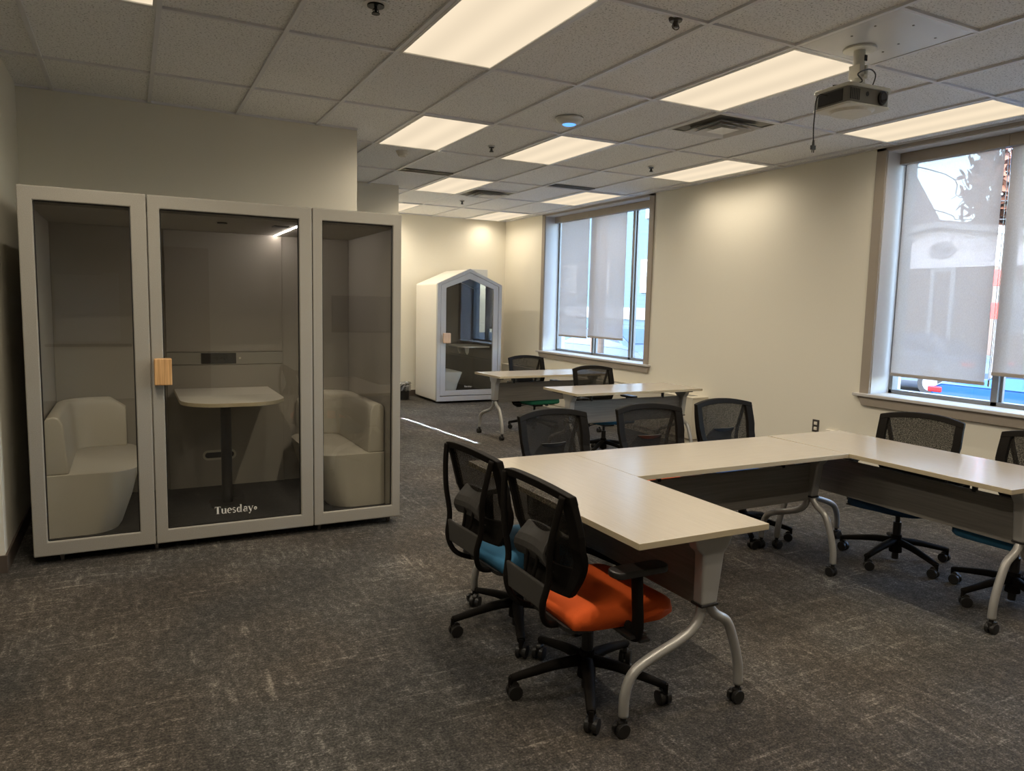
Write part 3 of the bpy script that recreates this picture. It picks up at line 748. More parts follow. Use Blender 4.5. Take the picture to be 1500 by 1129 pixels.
# ------------------------------------------------------------------ tables
ZTAB = .738
def leg_frame(parent, x, flip):
    """table local: x along length, y across width; flip=+1 long foot towards +y"""
    f = flip
    bm = new()
    prism(bm, [(f*(-.175), .712), (f*.02, .712), (f*.0, .66), (f*(-.028), .635), (f*(-.030), .44), (f*(-.105), .44), (f*(-.130), .635), (f*(-.155), .665)], x-.028, x+.028, 'yz')
    lf = fin('leg_frame', bm, M['silver'], parent, bev=.010, seg=3)
    bm = new(); bx(bm, x-.031, x+.031, f*(-.109), f*(-.026), .434, .444); fin('collar', bm, M['black'], lf, bev=.002)
    A = [(x, f*(-.088), .46), (x, f*(-.090), .425), (x, f*(-.125), .385), (x, f*(-.185), .345), (x, f*(-.225), .26), (x, f*(-.255), .16), (x, f*(-.262), .075)]
    B = [(x, f*(-.050), .46), (x, f*(-.048), .40), (x, f*(-.020), .352), (x, f*.045, .315), (x, f*.200, .262), (x, f*.262, .220), (x, f*.288, .15), (x, f*.290, .075)]
    for P in (A, B):
        bm = new(); tube(bm, P, .019, 14, 6); fin('leg', bm, M['silver'], lf)
        bm = new(); ex, ey = P[-1][0], P[-1][1]
        cyl(bm, (ex, ey, .068), .011, .03, seg=12)
        for q in (-1, 1): cyl(bm, (ex+q*.013, ey+.008, .027), .027, .018, 'x', 20)
        bx(bm, ex-.010, ex+.010, ey-.015, ey+.022, .022, .060, .004); bx(bm, ex-.006, ex+.006, ey+.03, ey+.046, .045, .052, .002)
        fin('caster', bm, M['black'], lf, bev=.002)
def table(cx, cy, L, W, deg, flip, label, x0=None, x1=None, group='white-topped folding training tables'):
    t = thing('training_table', label, 'table', (cx, cy, 0), math.radians(deg), group)
    bm = new(); bx(bm, -L/2, L/2, -W/2, W/2, ZTAB-.024, ZTAB)
    for f in bm.faces: f.material_index = 0 if f.normal.z > .5 else 1
    bmesh.ops.recalc_face_normals(bm, faces=bm.faces[:])
    for f in bm.faces: f.material_index = 0 if abs(f.normal.z) > .5 else 1
    fin('tabletop', bm, [M['laminate'], M['edge']], t, bev=.0015)
    a = -L/2+.07 if x0 is None else x0; b = L/2-.07 if x1 is None else x1
    leg_frame(t, a, flip); leg_frame(t, b, flip)
    bm = new(); yy = -flip*.070; bx(bm, a+.028, b-.028, yy-.009, yy+.009, .415, .640); fin('modesty_panel', bm, M['panel'], t, bev=.002)
    bm = new(); bx(bm, a+.02, b-.02, yy-.03, yy-.010, .700, .7135, .003); bx(bm, a+.02, b-.02, yy+.015, yy+.035, .700, .7135, .003)
    bx(bm, a-.02, a+.03, -.22, .22, .694, .7135, .003); bx(bm, b-.03, b+.02, -.22, .22, .694, .7135, .003)
    for s in (a+.25, b-.25): bx(bm, s-.010, s+.010, yy-.012, yy+.012, .63, .705, .002)
    fin('under_frame', bm, M['darkmetal'], t)
    return t
# T1 runs towards the camera: local x -> world y
table(.437, -1.527, 1.440, .61, 90, 1, 'white-topped training table reaching towards the camera, nearest arm of the U')
table(1.491, -1.115, 1.494, .61, 0, 1, 'white-topped training table forming the middle of the U', x1=1.494/2-.013)
table(2.565, -1.560, 1.508, .65, -91, 1, 'white-topped training table along the near window, right arm of the U', x0=-.685)
table(3.012, 3.479, 1.524, .61, 3.1, 1, 'white-topped table standing farthest away before the small booth', group='white-topped tables at the far end')
table(3.003, 1.806, 1.524, .61, .9, 1, 'white-topped table standing second farthest by the bare wall', group='white-topped tables at the far end')

# ------------------------------------------------------------------ large meeting pod
PF = .61
t = thing('meeting_pod', 'large grey glass-fronted meeting pod with two sofas and a table inside', 'meeting pod', (-.83, PF, 0))
ox, oy = .83, -PF
def pb(name, m, *b, bev=.004, parent=None):
    bm = new(); bx(bm, *b)
    bmesh.ops.translate(bm, verts=bm.verts[:], vec=(ox, oy, 0))
    return fin(name, bm, m, parent or t, bev=bev)
PZ0, PZ1 = .052, 2.125
PB = 1.97
bm = new()
bx(bm, -1.915, -1.875, PF+.05, PB, PZ0, PZ1-.01); bx(bm, .210, .248, PF+.05, PB, PZ0, PZ1-.01)
bx(bm, -1.915, .248, 1.87, PB, PZ0, PZ1-.01); bx(bm, -1.915, .248, PF+.05, PB, 2.075, PZ1-.01); bx(bm, -1.915, .248, PF+.05, PB, PZ0, .088)
bmesh.ops.translate(bm, verts=bm.verts[:], vec=(ox, oy, 0)); sh = fin('shell', bm, M['podfabric'], t, bev=.006)
bm = new()
bx(bm, -1.875, -1.868, PF+.06, 1.80, .09, 2.03); bx(bm, .203, .210, PF+.06, 1.80, .09, 2.03)
bx(bm, -1.868, .203, 1.80, 1.87, .09, 2.03); bx(bm, -1.868, .203, PF+.06, 1.80, 2.03, 2.075)
bx(bm, -1.160, -.325, 1.788, 1.80, 1.135, 2.03); bx(bm, -1.160, -.325, 1.785, 1.80, .09, 1.035)
bmesh.ops.translate(bm, verts=bm.verts[:], vec=(ox, oy, 0)); fin('lining', bm, M['podfelt'], t, bev=.004)
pb('pod_floor', M['podfloor'], -1.868, .203, PF+.05, 1.80, .088, .098, bev=0)
pb('service_strip', M['podfabric'], -1.160, -.325, 1.783, 1.80, 1.040, 1.130, bev=.002)
sk = pb('socket_panel', M['blackgloss'], -.925, -.675, 1.778, 1.785, 1.045, 1.125, bev=.002)
bm = new()
for k in range(3): cyl(bm, (-.815+k*.03+ox, 1.776+oy, 1.085), .006, .004, 'y', 12)
fin('button', bm, M['steel'], sk)
pb('light_switch', M['cream'], -.655, -.640, 1.778, 1.785, 1.078, 1.093, bev=.002)
bm = new(); frame2d(bm, roundrect(-.928, -.687, .302, .378, .037, 6), roundrect(-.912, -.703, .318, .362, .021, 6), 1.777, 1.786, 'xz')
bmesh.ops.translate(bm, verts=bm.verts[:], vec=(ox, oy, 0)); fin('air_slot_ring', bm, M['conv'], t)
bm = new(); prism(bm, roundrect(-.916, -.699, .314, .366, .024, 6), 1.781, 1.786, 'xz'); bmesh.ops.translate(bm, verts=bm.verts[:], vec=(ox, oy, 0)); fin('air_slot', bm, M['black'], t)
# front: fixed panes left and right, door in the middle
def front(name, x0, x1, g0, g1, zg0=.135, zg1=2.048):
    bm = new(); frame2d(bm, rect(x0+.0015, x1-.0015, PZ0, PZ1), rect(g0, g1, zg0, zg1), PF, PF+.05, 'xz')
    bmesh.ops.translate(bm, verts=bm.verts[:], vec=(ox, oy, 0)); f = fin(name, bm, M['podfabric'], t, bev=.006)
    bm = new(); frame2d(bm, rect(g0-.001, g1+.001, zg0-.001, zg1+.001), rect(g0+.006, g1-.006, zg0+.006, zg1-.006), PF+.018, PF+.03, 'xz')
    bmesh.ops.translate(bm, verts=bm.verts[:], vec=(ox, oy, 0)); fin('gasket', bm, M['black'], f)
    bm = new(); bx(bm, g0-.004, g1+.004, PF+.021, PF+.027, zg0-.004, zg1+.004); bmesh.ops.translate(bm, verts=bm.verts[:], vec=(ox, oy, 0)); fin('pane', bm, M['podglass'], f)
    return f
front('side_front', -1.918, -1.290, -1.845, -1.374)
door = front('door', -1.288, -.346, -1.222, -.427)
front('side_front', -.344, .250, -.282, .190)
bm = new()
bx(bm, -1.275, -1.180, PF-.055, PF-.014, 1.022, 1.180, .006); bx(bm, -1.262, -1.205, PF-.018, PF+.002, 1.04, 1.16)
bmesh.ops.translate(bm, verts=bm.verts[:], vec=(ox, oy, 0)); hd = fin('handle', bm, M['oak'], door); hd['label'] = 'oak block handle'
def font_text(name, body, size, m, parent, loc, rot, ext=.0008):
    cu = bpy.data.curves.new(name, 'FONT'); cu.body = body; cu.size = size; cu.extrude = ext; cu.offset = size*.012; cu.align_x = 'CENTER'
    o = bpy.data.objects.new('tmp', cu); COL.objects.link(o)
    dg = bpy.context.evaluated_depsgraph_get(); me = bpy.data.meshes.new_from_object(o.evaluated_get(dg))
    bpy.data.objects.remove(o); me.materials.clear(); me.materials.append(m)
    q = bpy.data.objects.new(name, me); COL.objects.link(q); q.parent = parent; q.location = loc; q.rotation_euler = rot
    return q
TXT = ['']
def serif_word(x0, zb, xh, m, parent, y):
    """bold high-contrast serif word 'Tuesday' built from outlines; x0 left, zb baseline, xh x-height"""
    bm = new(); u = xh
    def blk(a, b, c, d): bx(bm, x0+a*u, x0+b*u, y-.0008, y+.0008, zb+c*u, zb+d*u)
    def ringo(cx, cz, rx, rz, tx, tz, a0=0, a1=360, n=28):
        P = []
        for k in range(n+1):
            a = math.radians(a0+(a1-a0)*k/n); P.append((math.cos(a), math.sin(a)))
        for k in range(n):
            (c0, s0), (c1, s1) = P[k], P[k+1]
            q = []
            for (c, s, o) in ((c0, s0, 1), (c1, s1, 1), (c1, s1, 0), (c0, s0, 0)):
                RX = rx if o else rx-tx; RZ = rz if o else rz-tz
                q.append((x0+(cx+c*RX)*u, zb+(cz+s*RZ)*u))
            prism(bm, q, y-.0008, y+.0008, 'xz')
    # T
    blk(.36, .70, 0, 1.42); blk(.0, 1.06, 1.34, 1.44); blk(.0, .06, 1.12, 1.4); blk(1.0, 1.06, 1.12, 1.4); blk(.26, .80, 0, .06)
    # u
    blk(1.20, 1.46, .2, 1.0); blk(1.12, 1.46, .94, 1.0); ringo(1.55, .28, .34, .30, .24, .08, 180, 330); blk(1.80, 2.06, .0, 1.0); blk(1.72, 2.06, .94, 1.0); blk(1.80, 2.16, 0, .06)
    # e
    ringo(2.66, .5, .44, .52, .26, .09, 0, 305); blk(2.42, 3.08, .50, .57)
    # s
    ringo(3.50, .74, .30, .28, .12, .13, 40, 270, 16); ringo(3.50, .26, .32, .28, .13, .13, -140, 90, 16)
    # d
    ringo(4.38, .5, .42, .52, .26, .08, 0, 360); blk(4.62, 4.88, 0, 1.55); blk(4.52, 4.88, 1.49, 1.55); blk(4.62, 4.98, 0, .06)
    # a
    ringo(5.52, .30, .36, .32, .24, .08, 0, 360); blk(5.68, 5.94, .0, .78); ringo(5.62, .72, .32, .30, .18, .07, 0, 165, 14); blk(5.68, 6.04, 0, .06)
    # y
    def par(ax, az, bx_, bz, w): prism(bm, [(x0+(ax)*u, zb+az*u), (x0+(ax+w)*u, zb+az*u), (x0+(bx_+w)*u, zb+bz*u), (x0+bx_*u, zb+bz*u)], y-.0008, y+.0008, 'xz')
    par(6.10, 1.0, 6.48, .0, .26); par(6.92, 1.0, 6.38, -.42, .09); blk(6.02, 6.46, .94, 1.0); blk(6.80, 7.10, .94, 1.0); ringo(6.34, -.36, .13, .13, .12, .12, 0, 360, 14)
    # round mark
    ringo(7.46, .48, .30, .32, .15, .16, 0, 360, 20); blk(7.44, 7.58, .44, .54)
    return fin('lettering', bm, m, parent)
# lettering on the door glass
lt = serif_word(-.955+ox, .193, .0325, M['text'], door, PF+.0195+oy); lt['label'] = 'white serif word on the glass'
# pod wheels
for x in (-1.781, -1.287, -.301, .180):
    bm = new(); cyl(bm, (x+ox, .045+.02, .0225), .022, .018, 'x', 20); bx(bm, x-.012+ox, x+.012+ox, .045, .085, .025, .054); fin('wheel', bm, M['steel'], t, bev=.002)
bm = new(); bx(bm, -.383, -.376, .90, 1.78, 2.024, 2.031); bmesh.ops.translate(bm, verts=bm.verts[:], vec=(ox, oy, 0)); fin('led_strip', bm, M['led'], t)
for x, y, r in ((-.84, 1.0, .032),):
    bm = new(); cyl(bm, (x+ox, y+oy, 2.027), r, .01, seg=24); fin('ceiling_vent', bm, M['black'], t)
pb('motion_sensor', M['black'], -.52, -.42, .95, 1.05, 2.024, 2.032, bev=.002)

# pod table
q = thing('pod_table', 'pale half-oval table on a black post inside the large pod', 'table', (-.80, 1.25, .098))
qx, qy, qz = .80, -1.25, -.098
bm = new()
O = roundrect(-1.115, -.445, .86, 1.785, .26, 8, corners=(1, 1, 0, 0)); prism(bm, O, .834, .860, 'xy')
for f in bm.faces: f.material_index = 0 if abs(f.normal.z) > .5 else 1
bmesh.ops.recalc_face_normals(bm, faces=bm.faces[:])
for f in bm.faces: f.material_index = 0 if abs(f.normal.z) > .5 else 1
bmesh.ops.translate(bm, verts=bm.verts[:], vec=(qx, qy, qz)); fin('tabletop', bm, [M['ledge'], M['edge']], q, bev=.002)
bm = new(); cyl(bm, (-.815+qx, 1.24+qy, .468+qz), .036, .735, seg=24); fin('post', bm, M['black'], q)
bm = new(); prism(bm, roundrect(-.93, -.70, 1.12, 1.36, .03), .098, .106, 'xy'); bmesh.ops.translate(bm, verts=bm.verts[:], vec=(qx, qy, qz)); fin('floor_plate', bm, M['black'], q, bev=.002)

# sofas
def sofa(mir, label):
    cx = -1.865 if mir > 0 else .200     # wall side
    q = thing('bench_sofa', label, 'sofa', (cx, .80, .098), group='beige bench sofas inside the large pod')
    if mir < 0: q.scale = (1, 1, 1)
    def X(v): return mir*v
    y1 = .985; sd = .50; zs = .382
    # base with rounded front corners, tapering downwards
    bm = new(); rings = []
    lev = [(0, .80, .0), (.03, .84, .0), (zs*.5, .96, 0), (zs-.03, 1.05, 0), (zs-.008, 1.055, 0), (zs, 1.03, .012)]
    for (z, k, ins) in lev:
        d = sd*k*.94
        O = roundrect(.004, d, ins+.004, y1-ins, .17, 8, corners=(0, 1, 1, 0))
        rings.append([bm.verts.new((X(a), b, z)) for a, b in O])
    for r0, r1 in zip(rings[:-1], rings[1:]):
        n = len(r0)
        for k in range(n): bm.faces.new((r0[k], r0[(k+1) % n], r1[(k+1) % n], r1[k]))
    bm.faces.new(rings[0]); bm.faces.new(rings[-1])
    s = fin('seat_base', bm, M['sofa'], q, smooth=True)
    md = s.modifiers.new('e', 'EDGE_SPLIT'); md.split_angle = .9
    # backrest: L along the wall and the far end, leaning and rounded on top
    path = []
    path.append((.062, .006)); path.append((.062, .30)); path.append((.062, .60))
    R = .17; cxx, cyy = .062+R, y1-.062-R
    path.append((.062, cyy))
    for k in range(1, 9):
        a = PI-PI/2*k/8; path.append((cxx+R*math.cos(a), cyy+R*math.sin(a)))
    path.append((.33, y1-.062)); path.append((.43, y1-.062))
    sec = [(-.058, 0), (.062, 0), (.050, .18), (.040, .30), (.022, .338), (-.008, .350), (-.040, .344), (-.058, .320)]
    bm = new(); rr = []
    for i, (a, b) in enumerate(path):
        p = Vector((a, b)); pn = Vector(path[min(i+1, len(path)-1)]); pp = Vector(path[max(i-1, 0)]); tt = (pn-pp).normalized(); nn = Vector((tt.y, -tt.x))
        last = i == len(path)-1; sc = .80 if last else 1
        rr.append([bm.verts.new((X((p+nn*o).x), (p+nn*o).y, zs-.004+z*sc)) for o, z in sec])
    for i in range(len(rr)-1):
        for k in range(len(sec)):
            l = (k+1) % len(sec); bm.faces.new((rr[i][k], rr[i][l], rr[i+1][l], rr[i+1][k]))
    bm.faces.new(rr[0]); bm.faces.new(rr[-1])
    fin('backrest', bm, M['sofa'], q, bev=.018, seg=4, smooth=True)
    return q
sofa(1, 'beige bench sofa inside the left side of the large pod')
sofa(-1, 'beige bench sofa inside the right side of the large pod')

# ------------------------------------------------------------------ small gabled booth
BX0, BX1, BY0, BY1 = 2.757, 3.835, 6.27, 7.24
BM, EZ, AZ = (BX0+BX1)/2-.01, 1.838, 2.075
t = thing('phone_booth', 'small white house-shaped phone booth with a grey gabled front', 'phone booth', (BM, BY0, 0))
def G(x0, x1, z0, ez, az, xm=BM): return [(x0-BM, z0), (x1-BM, z0), (x1-BM, ez), (xm-BM, az), (x0-BM, ez)]
def inset(d, b=None): return G(BX0+d, BX1-d, .035+(d if b is None else b), EZ-d*.45, AZ-d*1.1)
bm = new(); frame2d(bm, inset(0), inset(.055), .05, BY1-BY0, 'xz'); bx(bm, BX0+.02-BM, BX1-.02-BM, BY1-BY0-.05, BY1-BY0, .05, EZ-.01)
prism(bm, [(BX0+.02-BM, EZ-.02), (BX1-.02-BM, EZ-.02), (0, AZ-.02)], BY1-BY0-.05, BY1-BY0, 'xz')
fin('shell', bm, M['booth'], t, bev=.02, seg=4)
bm = new(); frame2d(bm, inset(-.004, 0), inset(.050, .075), 0, .052, 'xz'); fin('front_frame', bm, M['boothgrey'], t, bev=.004)
bm = new(); frame2d(bm, inset(.053, .085), inset(.140, .165), .005, .045, 'xz'); dr = fin('door', bm, M['boothgrey'], t, bev=.005)
bm = new(); prism(bm, inset(.137, .162), .022, .028, 'xz'); fin('pane', bm, M['podglass'], dr)
bm = new(); bx(bm, 2.835-BM, 2.955-BM, -.06, -.018, .935, 1.090, .01); bx(bm, 2.85-BM, 2.90-BM, -.02, .006, .96, 1.07); h = fin('handle', bm, M['oakpale'], dr); h['label'] = 'pale oak block handle'
serif_word(3.225-BM, .243, .0165, M['text'], dr, .021)
bm = new(); frame2d(bm, inset(.056), inset(.075), .06, BY1-BY0-.05, 'xz'); bx(bm, BX0+.06-BM, BX1-.06-BM, BY1-BY0-.07, BY1-BY0-.05, .06, EZ-.05)
prism(bm, [(BX0+.07-BM, EZ-.06), (BX1-.07-BM, EZ-.06), (0, AZ-.09)], BY1-BY0-.07, BY1-BY0-.05, 'xz'); fin('lining', bm, M['boothin'], t)
bm = new(); bx(bm, BX0+.07-BM, BX1-.07-BM, .06, BY1-BY0-.07, .06, .105); fin('booth_floor', bm, M['podfloor'], t)
bm = new(); bx(bm, BM-BM+.30, BM-BM+.58, .60, .75, AZ-.13, 2.105); fin('vent_box', bm, M['ltgrey'], t, bev=.004)
bm = new()
prism(bm, roundrect(-.02, .45, .20, .90, .12, 6, corners=(1, 0, 0, 1)), .845, .872, 'xy'); dk = fin('desk', bm, M['ltgrey'], t, bev=.004)
bm = new()
for y in (.45, .75): prism(bm, [(.12, .845), (.20, .845), (.19, .75), (.165, .72), (.14, .76)], y-.012, y+.012, 'xz')
fin('desk_bracket', bm, M['ltgrey'], dk)
q = thing('booth_seat', 'light grey tapered cube seat inside the small booth', 'seat', (BX0+.075, BY0+.15, .105))
bm = new(); rg = []
for z, d, i in ((0, .30, 0), (.18, .35, 0), (.345, .42, 0), (.36, .425, .0), (.37, .40, .02)):
    rg.append([bm.verts.new((a, b, z)) for a, b in roundrect(0, d, i, .65-i, .05, 4)])
for r0, r1 in zip(rg[:-1], rg[1:]):
    n = len(r0)
    for k in range(n): bm.faces.new((r0[k], r0[(k+1) % n], r1[(k+1) % n], r1[k]))
bm.faces.new(rg[0]); bm.faces.new(rg[-1]); fin('seat_base', bm, M['ltgrey'], q, smooth=False, bev=.004)
bm = new(); bx(bm, .0, .10, .05, .60, .371, .66, .03, 3); fin('back_cushion', bm, M['olive'], q)

# waste bin
t = thing('waste_bin', 'small black waste bin with a clear liner beside the large pod corner', 'waste bin', (2.455, 6.95, 0))
bm = new(); n = 28
prof = [(.085, 0), (.105, .22), (.110, .235), (.104, .235), (.080, .01)]
rg = [[bm.verts.new((r*math.cos(2*PI*k/n), r*math.sin(2*PI*k/n), z)) for k in range(n)] for r, z in prof]
for a, b in zip(rg[:-1], rg[1:]):
    for k in range(n): bm.faces.new((a[k], a[(k+1) % n], b[(k+1) % n], b[k]))
bm.faces.new(rg[0]); bm.faces.new(rg[-1]); fin('bucket', bm, M['black'], t, smooth=False)
bm = new(); rg = []
for r, z in ((.116, .15), (.118, .22), (.108, .25), (.124, .262), (.112, .275), (.09, .24)):
    rg.append([bm.verts.new(((r+random.uniform(-.008, .008))*math.cos(2*PI*k/n), (r+random.uniform(-.008, .008))*math.sin(2*PI*k/n), z+random.uniform(-.01, .01))) for k in range(n)])
for a, b in zip(rg[:-1], rg[1:]):
    for k in range(n): bm.faces.new((a[k], a[(k+1) % n], b[(k+1) % n], b[k]))
lb = fin('liner', bm, M['bag'], t)

# ------------------------------------------------------------------ seen only as reflections in the pod glass
t = thing('wall_screen', 'dark wall screen on the wall behind the camera, mirrored in the pod glass', 'screen', (2.155, YB+.03, 1.32))
bm = new(); bx(bm, -.525, .525, -.028, .02, -.31, .31); fin('bezel', bm, M['black'], t, bev=.004)
bm = new(); bx(bm, -.51, .51, .018, .024, -.295, .295); fin('display', bm, M['blackgloss'], t)
t = thing('wall_flip_chart', 'white paper flip chart on the back wall, mirrored in the left pod pane', 'flip chart', (-1.93, YB+.03, 1.37))
bm = new(); bx(bm, -.41, .41, -.028, .01, -.50, .50); fin('paper_pad', bm, M['paper'], t)
bm = new(); bx(bm, -.55, .55, -.02, .06, -.58, -.54); fin('tray', bm, M['darkmetal'], t)
bm = new(); bx(bm, -.45, .2, .0, .045, .46, .53); fin('clamp_bar', bm, M['whitemetal'], t, bev=.004)
bm = new(); bx(bm, -.95, -.28, YB, YB+.03, 0, 2.3); d = struct('door_1', bm, M['casing'], bev=.004)

# ------------------------------------------------------------------ outside
GZ = -.42
bm = new(); bx(bm, WX+.41, 60, -30, 60, GZ-.2, GZ); tag(fin('street_ground', bm, M['asphalt']), 'grey street pavement outside the windows', 'street'); bpy.data.objects['street_ground']['kind'] = 'structure'
bm = new(); bx(bm, WX+.41, 7.4, -30, 60, GZ, GZ+.08); o = fin('sidewalk', bm, M['concrete']); o['kind'] = 'structure'
bm = new(); bx(bm, 12.6, 14.2, -30, 60, GZ, GZ+.08); o = fin('sidewalk', bm, M['concrete']); o['kind'] = 'structure'
bm = new(); bx(bm, 14.2, 40, 13.2, 60, GZ, GZ+.12); tag(fin('lawn', bm, M['grass']), 'strip of bright green lawn before the pale blue house', 'lawn'); bpy.data.objects['lawn']['kind'] = 'structure'

def house(name, label, x, y0, y1, z1, ridge, depth, sidingm, lower=None, zl=0):
    t = thing(name, label, 'house', (x, (y0+y1)/2, GZ))
    h = (y1-y0)/2
    bm = new(); zz = zl-GZ
    if lower:
        bx(bm, 0, depth, -h, h, 0, zz)
        fin('lower_wall', bm, lower, t)
        bm = new()
    bx(bm, -.02 if lower else 0, depth, -h, h, zz if lower else 0, z1-GZ)
    prism(bm, [(-h, z1-GZ), (h, z1-GZ), (0, ridge-GZ)], -.02 if lower else 0, depth, 'yz')
    fin('upper_wall', bm, sidingm, t)
    for s in (-1, 1):
        bm = new(); prism(bm, [(0, ridge-GZ+.02), (0, ridge-GZ+.16), (s*(h+.3), z1-GZ-.0), (s*(h+.3), z1-GZ-.14)], -.35, depth+.3, 'yz')
        fin('roof', bm, M['roofing'], t)
        bm = new(); prism(bm, [(0, ridge-GZ-.06), (0, ridge-GZ+.10), (s*(h+.3), z1-GZ-.04), (s*(h+.3), z1-GZ-.20)], -.38, -.34, 'yz'); fin('fascia', bm, M['trimwhite'], t)
    return t
def hwin(t, y, z0, z1, w, x=-.03, m='dkpane'):
    bm = new(); frame2d(bm, rect(y-w/2-.1, y+w/2+.1, z0-.1, z1+.1), rect(y-w/2, y+w/2, z0, z1), x-.04, x+.04, 'yz'); bx(bm, x-.035, x+.02, y-w/2, y+w/2, (z0+z1)/2-.03, (z0+z1)/2+.03)
    f = fin('window', bm, M['trimwhite'], t); bm = new(); bx(bm, x-.01, x+.02, y-w/2, y+w/2, z0, z1); fin('pane', bm, M[m], f)
t = house('shop_house', 'white-sided gabled shopfront house seen through the near blind', 20, 5.2, 14.0, 3.5, 4.15, 2.6, M['whitesiding'], M['browncladding'], 2.92)
bm = new(); frame2d(bm, rect(-.51, .24, .5, 3.35), rect(-.38, .11, .6, 3.22), -.06, .0, 'yz'); f = fin('door', bm, M['trimwhite'], t)
bm = new(); bx(bm, -.03, .0, -.38, .11, .6, 3.22); fin('door_leaf', bm, M['browncladding'], f)
bm = new(); cyl(bm, (-.06, -.05, 3.87), .40, .06, 'x', 32)
bmesh.ops.transform(bm, matrix=Matrix.Translation((0, -.05, 3.87)) @ Matrix.Diagonal((1, 1, .62, 1)) @ Matrix.Translation((0, .05, -3.87)), verts=bm.verts[:])
sg = fin('oval_sign', bm, M['signgrey'], t)
bm = new(); tube(bm, [(-.10, .20, 3.95), (-.10, .02, 4.02), (-.10, -.10, 3.90), (-.10, -.25, 3.82), (-.10, -.36, 3.94)], .03, 8, 5); fin('sign_emblem', bm, M['trimwhite'], sg)
hwin(t, -2.4, 1.6, 2.8, 1.0); hwin(t, 2.6, 1.6, 2.8, 1.1)
t = house('tall_gable_house', 'tall dark-roofed house rising behind the white shopfront', 25.2, 16.7, 23.4, 5.45, 11.1, 5.0, M['browncladding'])
t = house('blue_sided_house', 'pale blue clapboard house seen through the bare far pane', 15.5, 16.2, 25.5, 6.2, 8.6, 7, M['bluesiding'])
hwin(t, 17.72-20.85, 2.62, 3.62, .5); hwin(t, 17.4-20.85, 5.3, 6.2, .8); hwin(t, 20.6-20.85, 2.6, 3.6, .8); hwin(t, 23-20.85, 2.6, 3.6, .8)
bm = new(); bx(bm, -.06, .02, -4.6, 4.6, 1.52, 1.95); fin('water_table', bm, M['meter'], t)
bm = new(); bx(bm, -.08, .02, -4.75, -4.5, 0, 6.7); fin('corner_board', bm, M['trimwhite'], t)
t = house('grey_row_house', 'grey clapboard house behind the far window blinds', 19, 27.5, 37, 5.6, 8.4, 8, M['whitesiding'])
hwin(t, -2, 2.6, 3.8, .9); hwin(t, 1.5, 2.6, 3.8, .9)

def tree(label, x, y, h, r, n=900):
    t = thing('street_tree', label, 'tree', (x, y, GZ))
    bm = new(); tube(bm, [(0, 0, 0), (.05, .05, h*.3), (0, 0, h*.6)], .22, 10, 4, taper=.5)
    for k in range(7):
        a = k*.9; tube(bm, [(0, 0, h*.35+k*.15), (math.cos(a)*r*.35, math.sin(a)*r*.35, h*.55+k*.1), (math.cos(a)*r*.7, math.sin(a)*r*.7, h*.72)], .08, 6, 3, taper=.3)
    fin('trunk', bm, M['bark'], t)
    bm = new(); rnd = random.Random(int(x*10))
    cl = [(rnd.uniform(-.55, .55)*r, rnd.uniform(-.55, .55)*r, h*.66+rnd.uniform(-.3, .32)*h*.55, rnd.uniform(.32, .55)*r) for _ in range(16)]
    for k in range(n*5):
        c = rnd.choice(cl); d = Vector((rnd.gauss(0, 1), rnd.gauss(0, 1), rnd.gauss(0, 1))).normalized()*c[3]*rnd.uniform(.55, 1.0)
        p = Vector(c[:3])+d; s = rnd.uniform(.3, .5)
        a = Vector((rnd.gauss(0, 1), rnd.gauss(0, 1), rnd.gauss(0, 1))).normalized(); b = a.orthogonal().normalized()
        bm.faces.new([bm.verts.new(p+a*s), bm.verts.new(p+b*s*.6), bm.verts.new(p-a*s), bm.verts.new(p-b*s*.6)])
    fin('foliage', bm, M['leaf'], t)
tree('rust-coloured leafy tree rising behind the shopfront roof', 36, 14.6, 10.2, 4.3)
tree('distant leafy tree right of the shopfront house', 36, 3.9, 9.6, 4.2, 700)

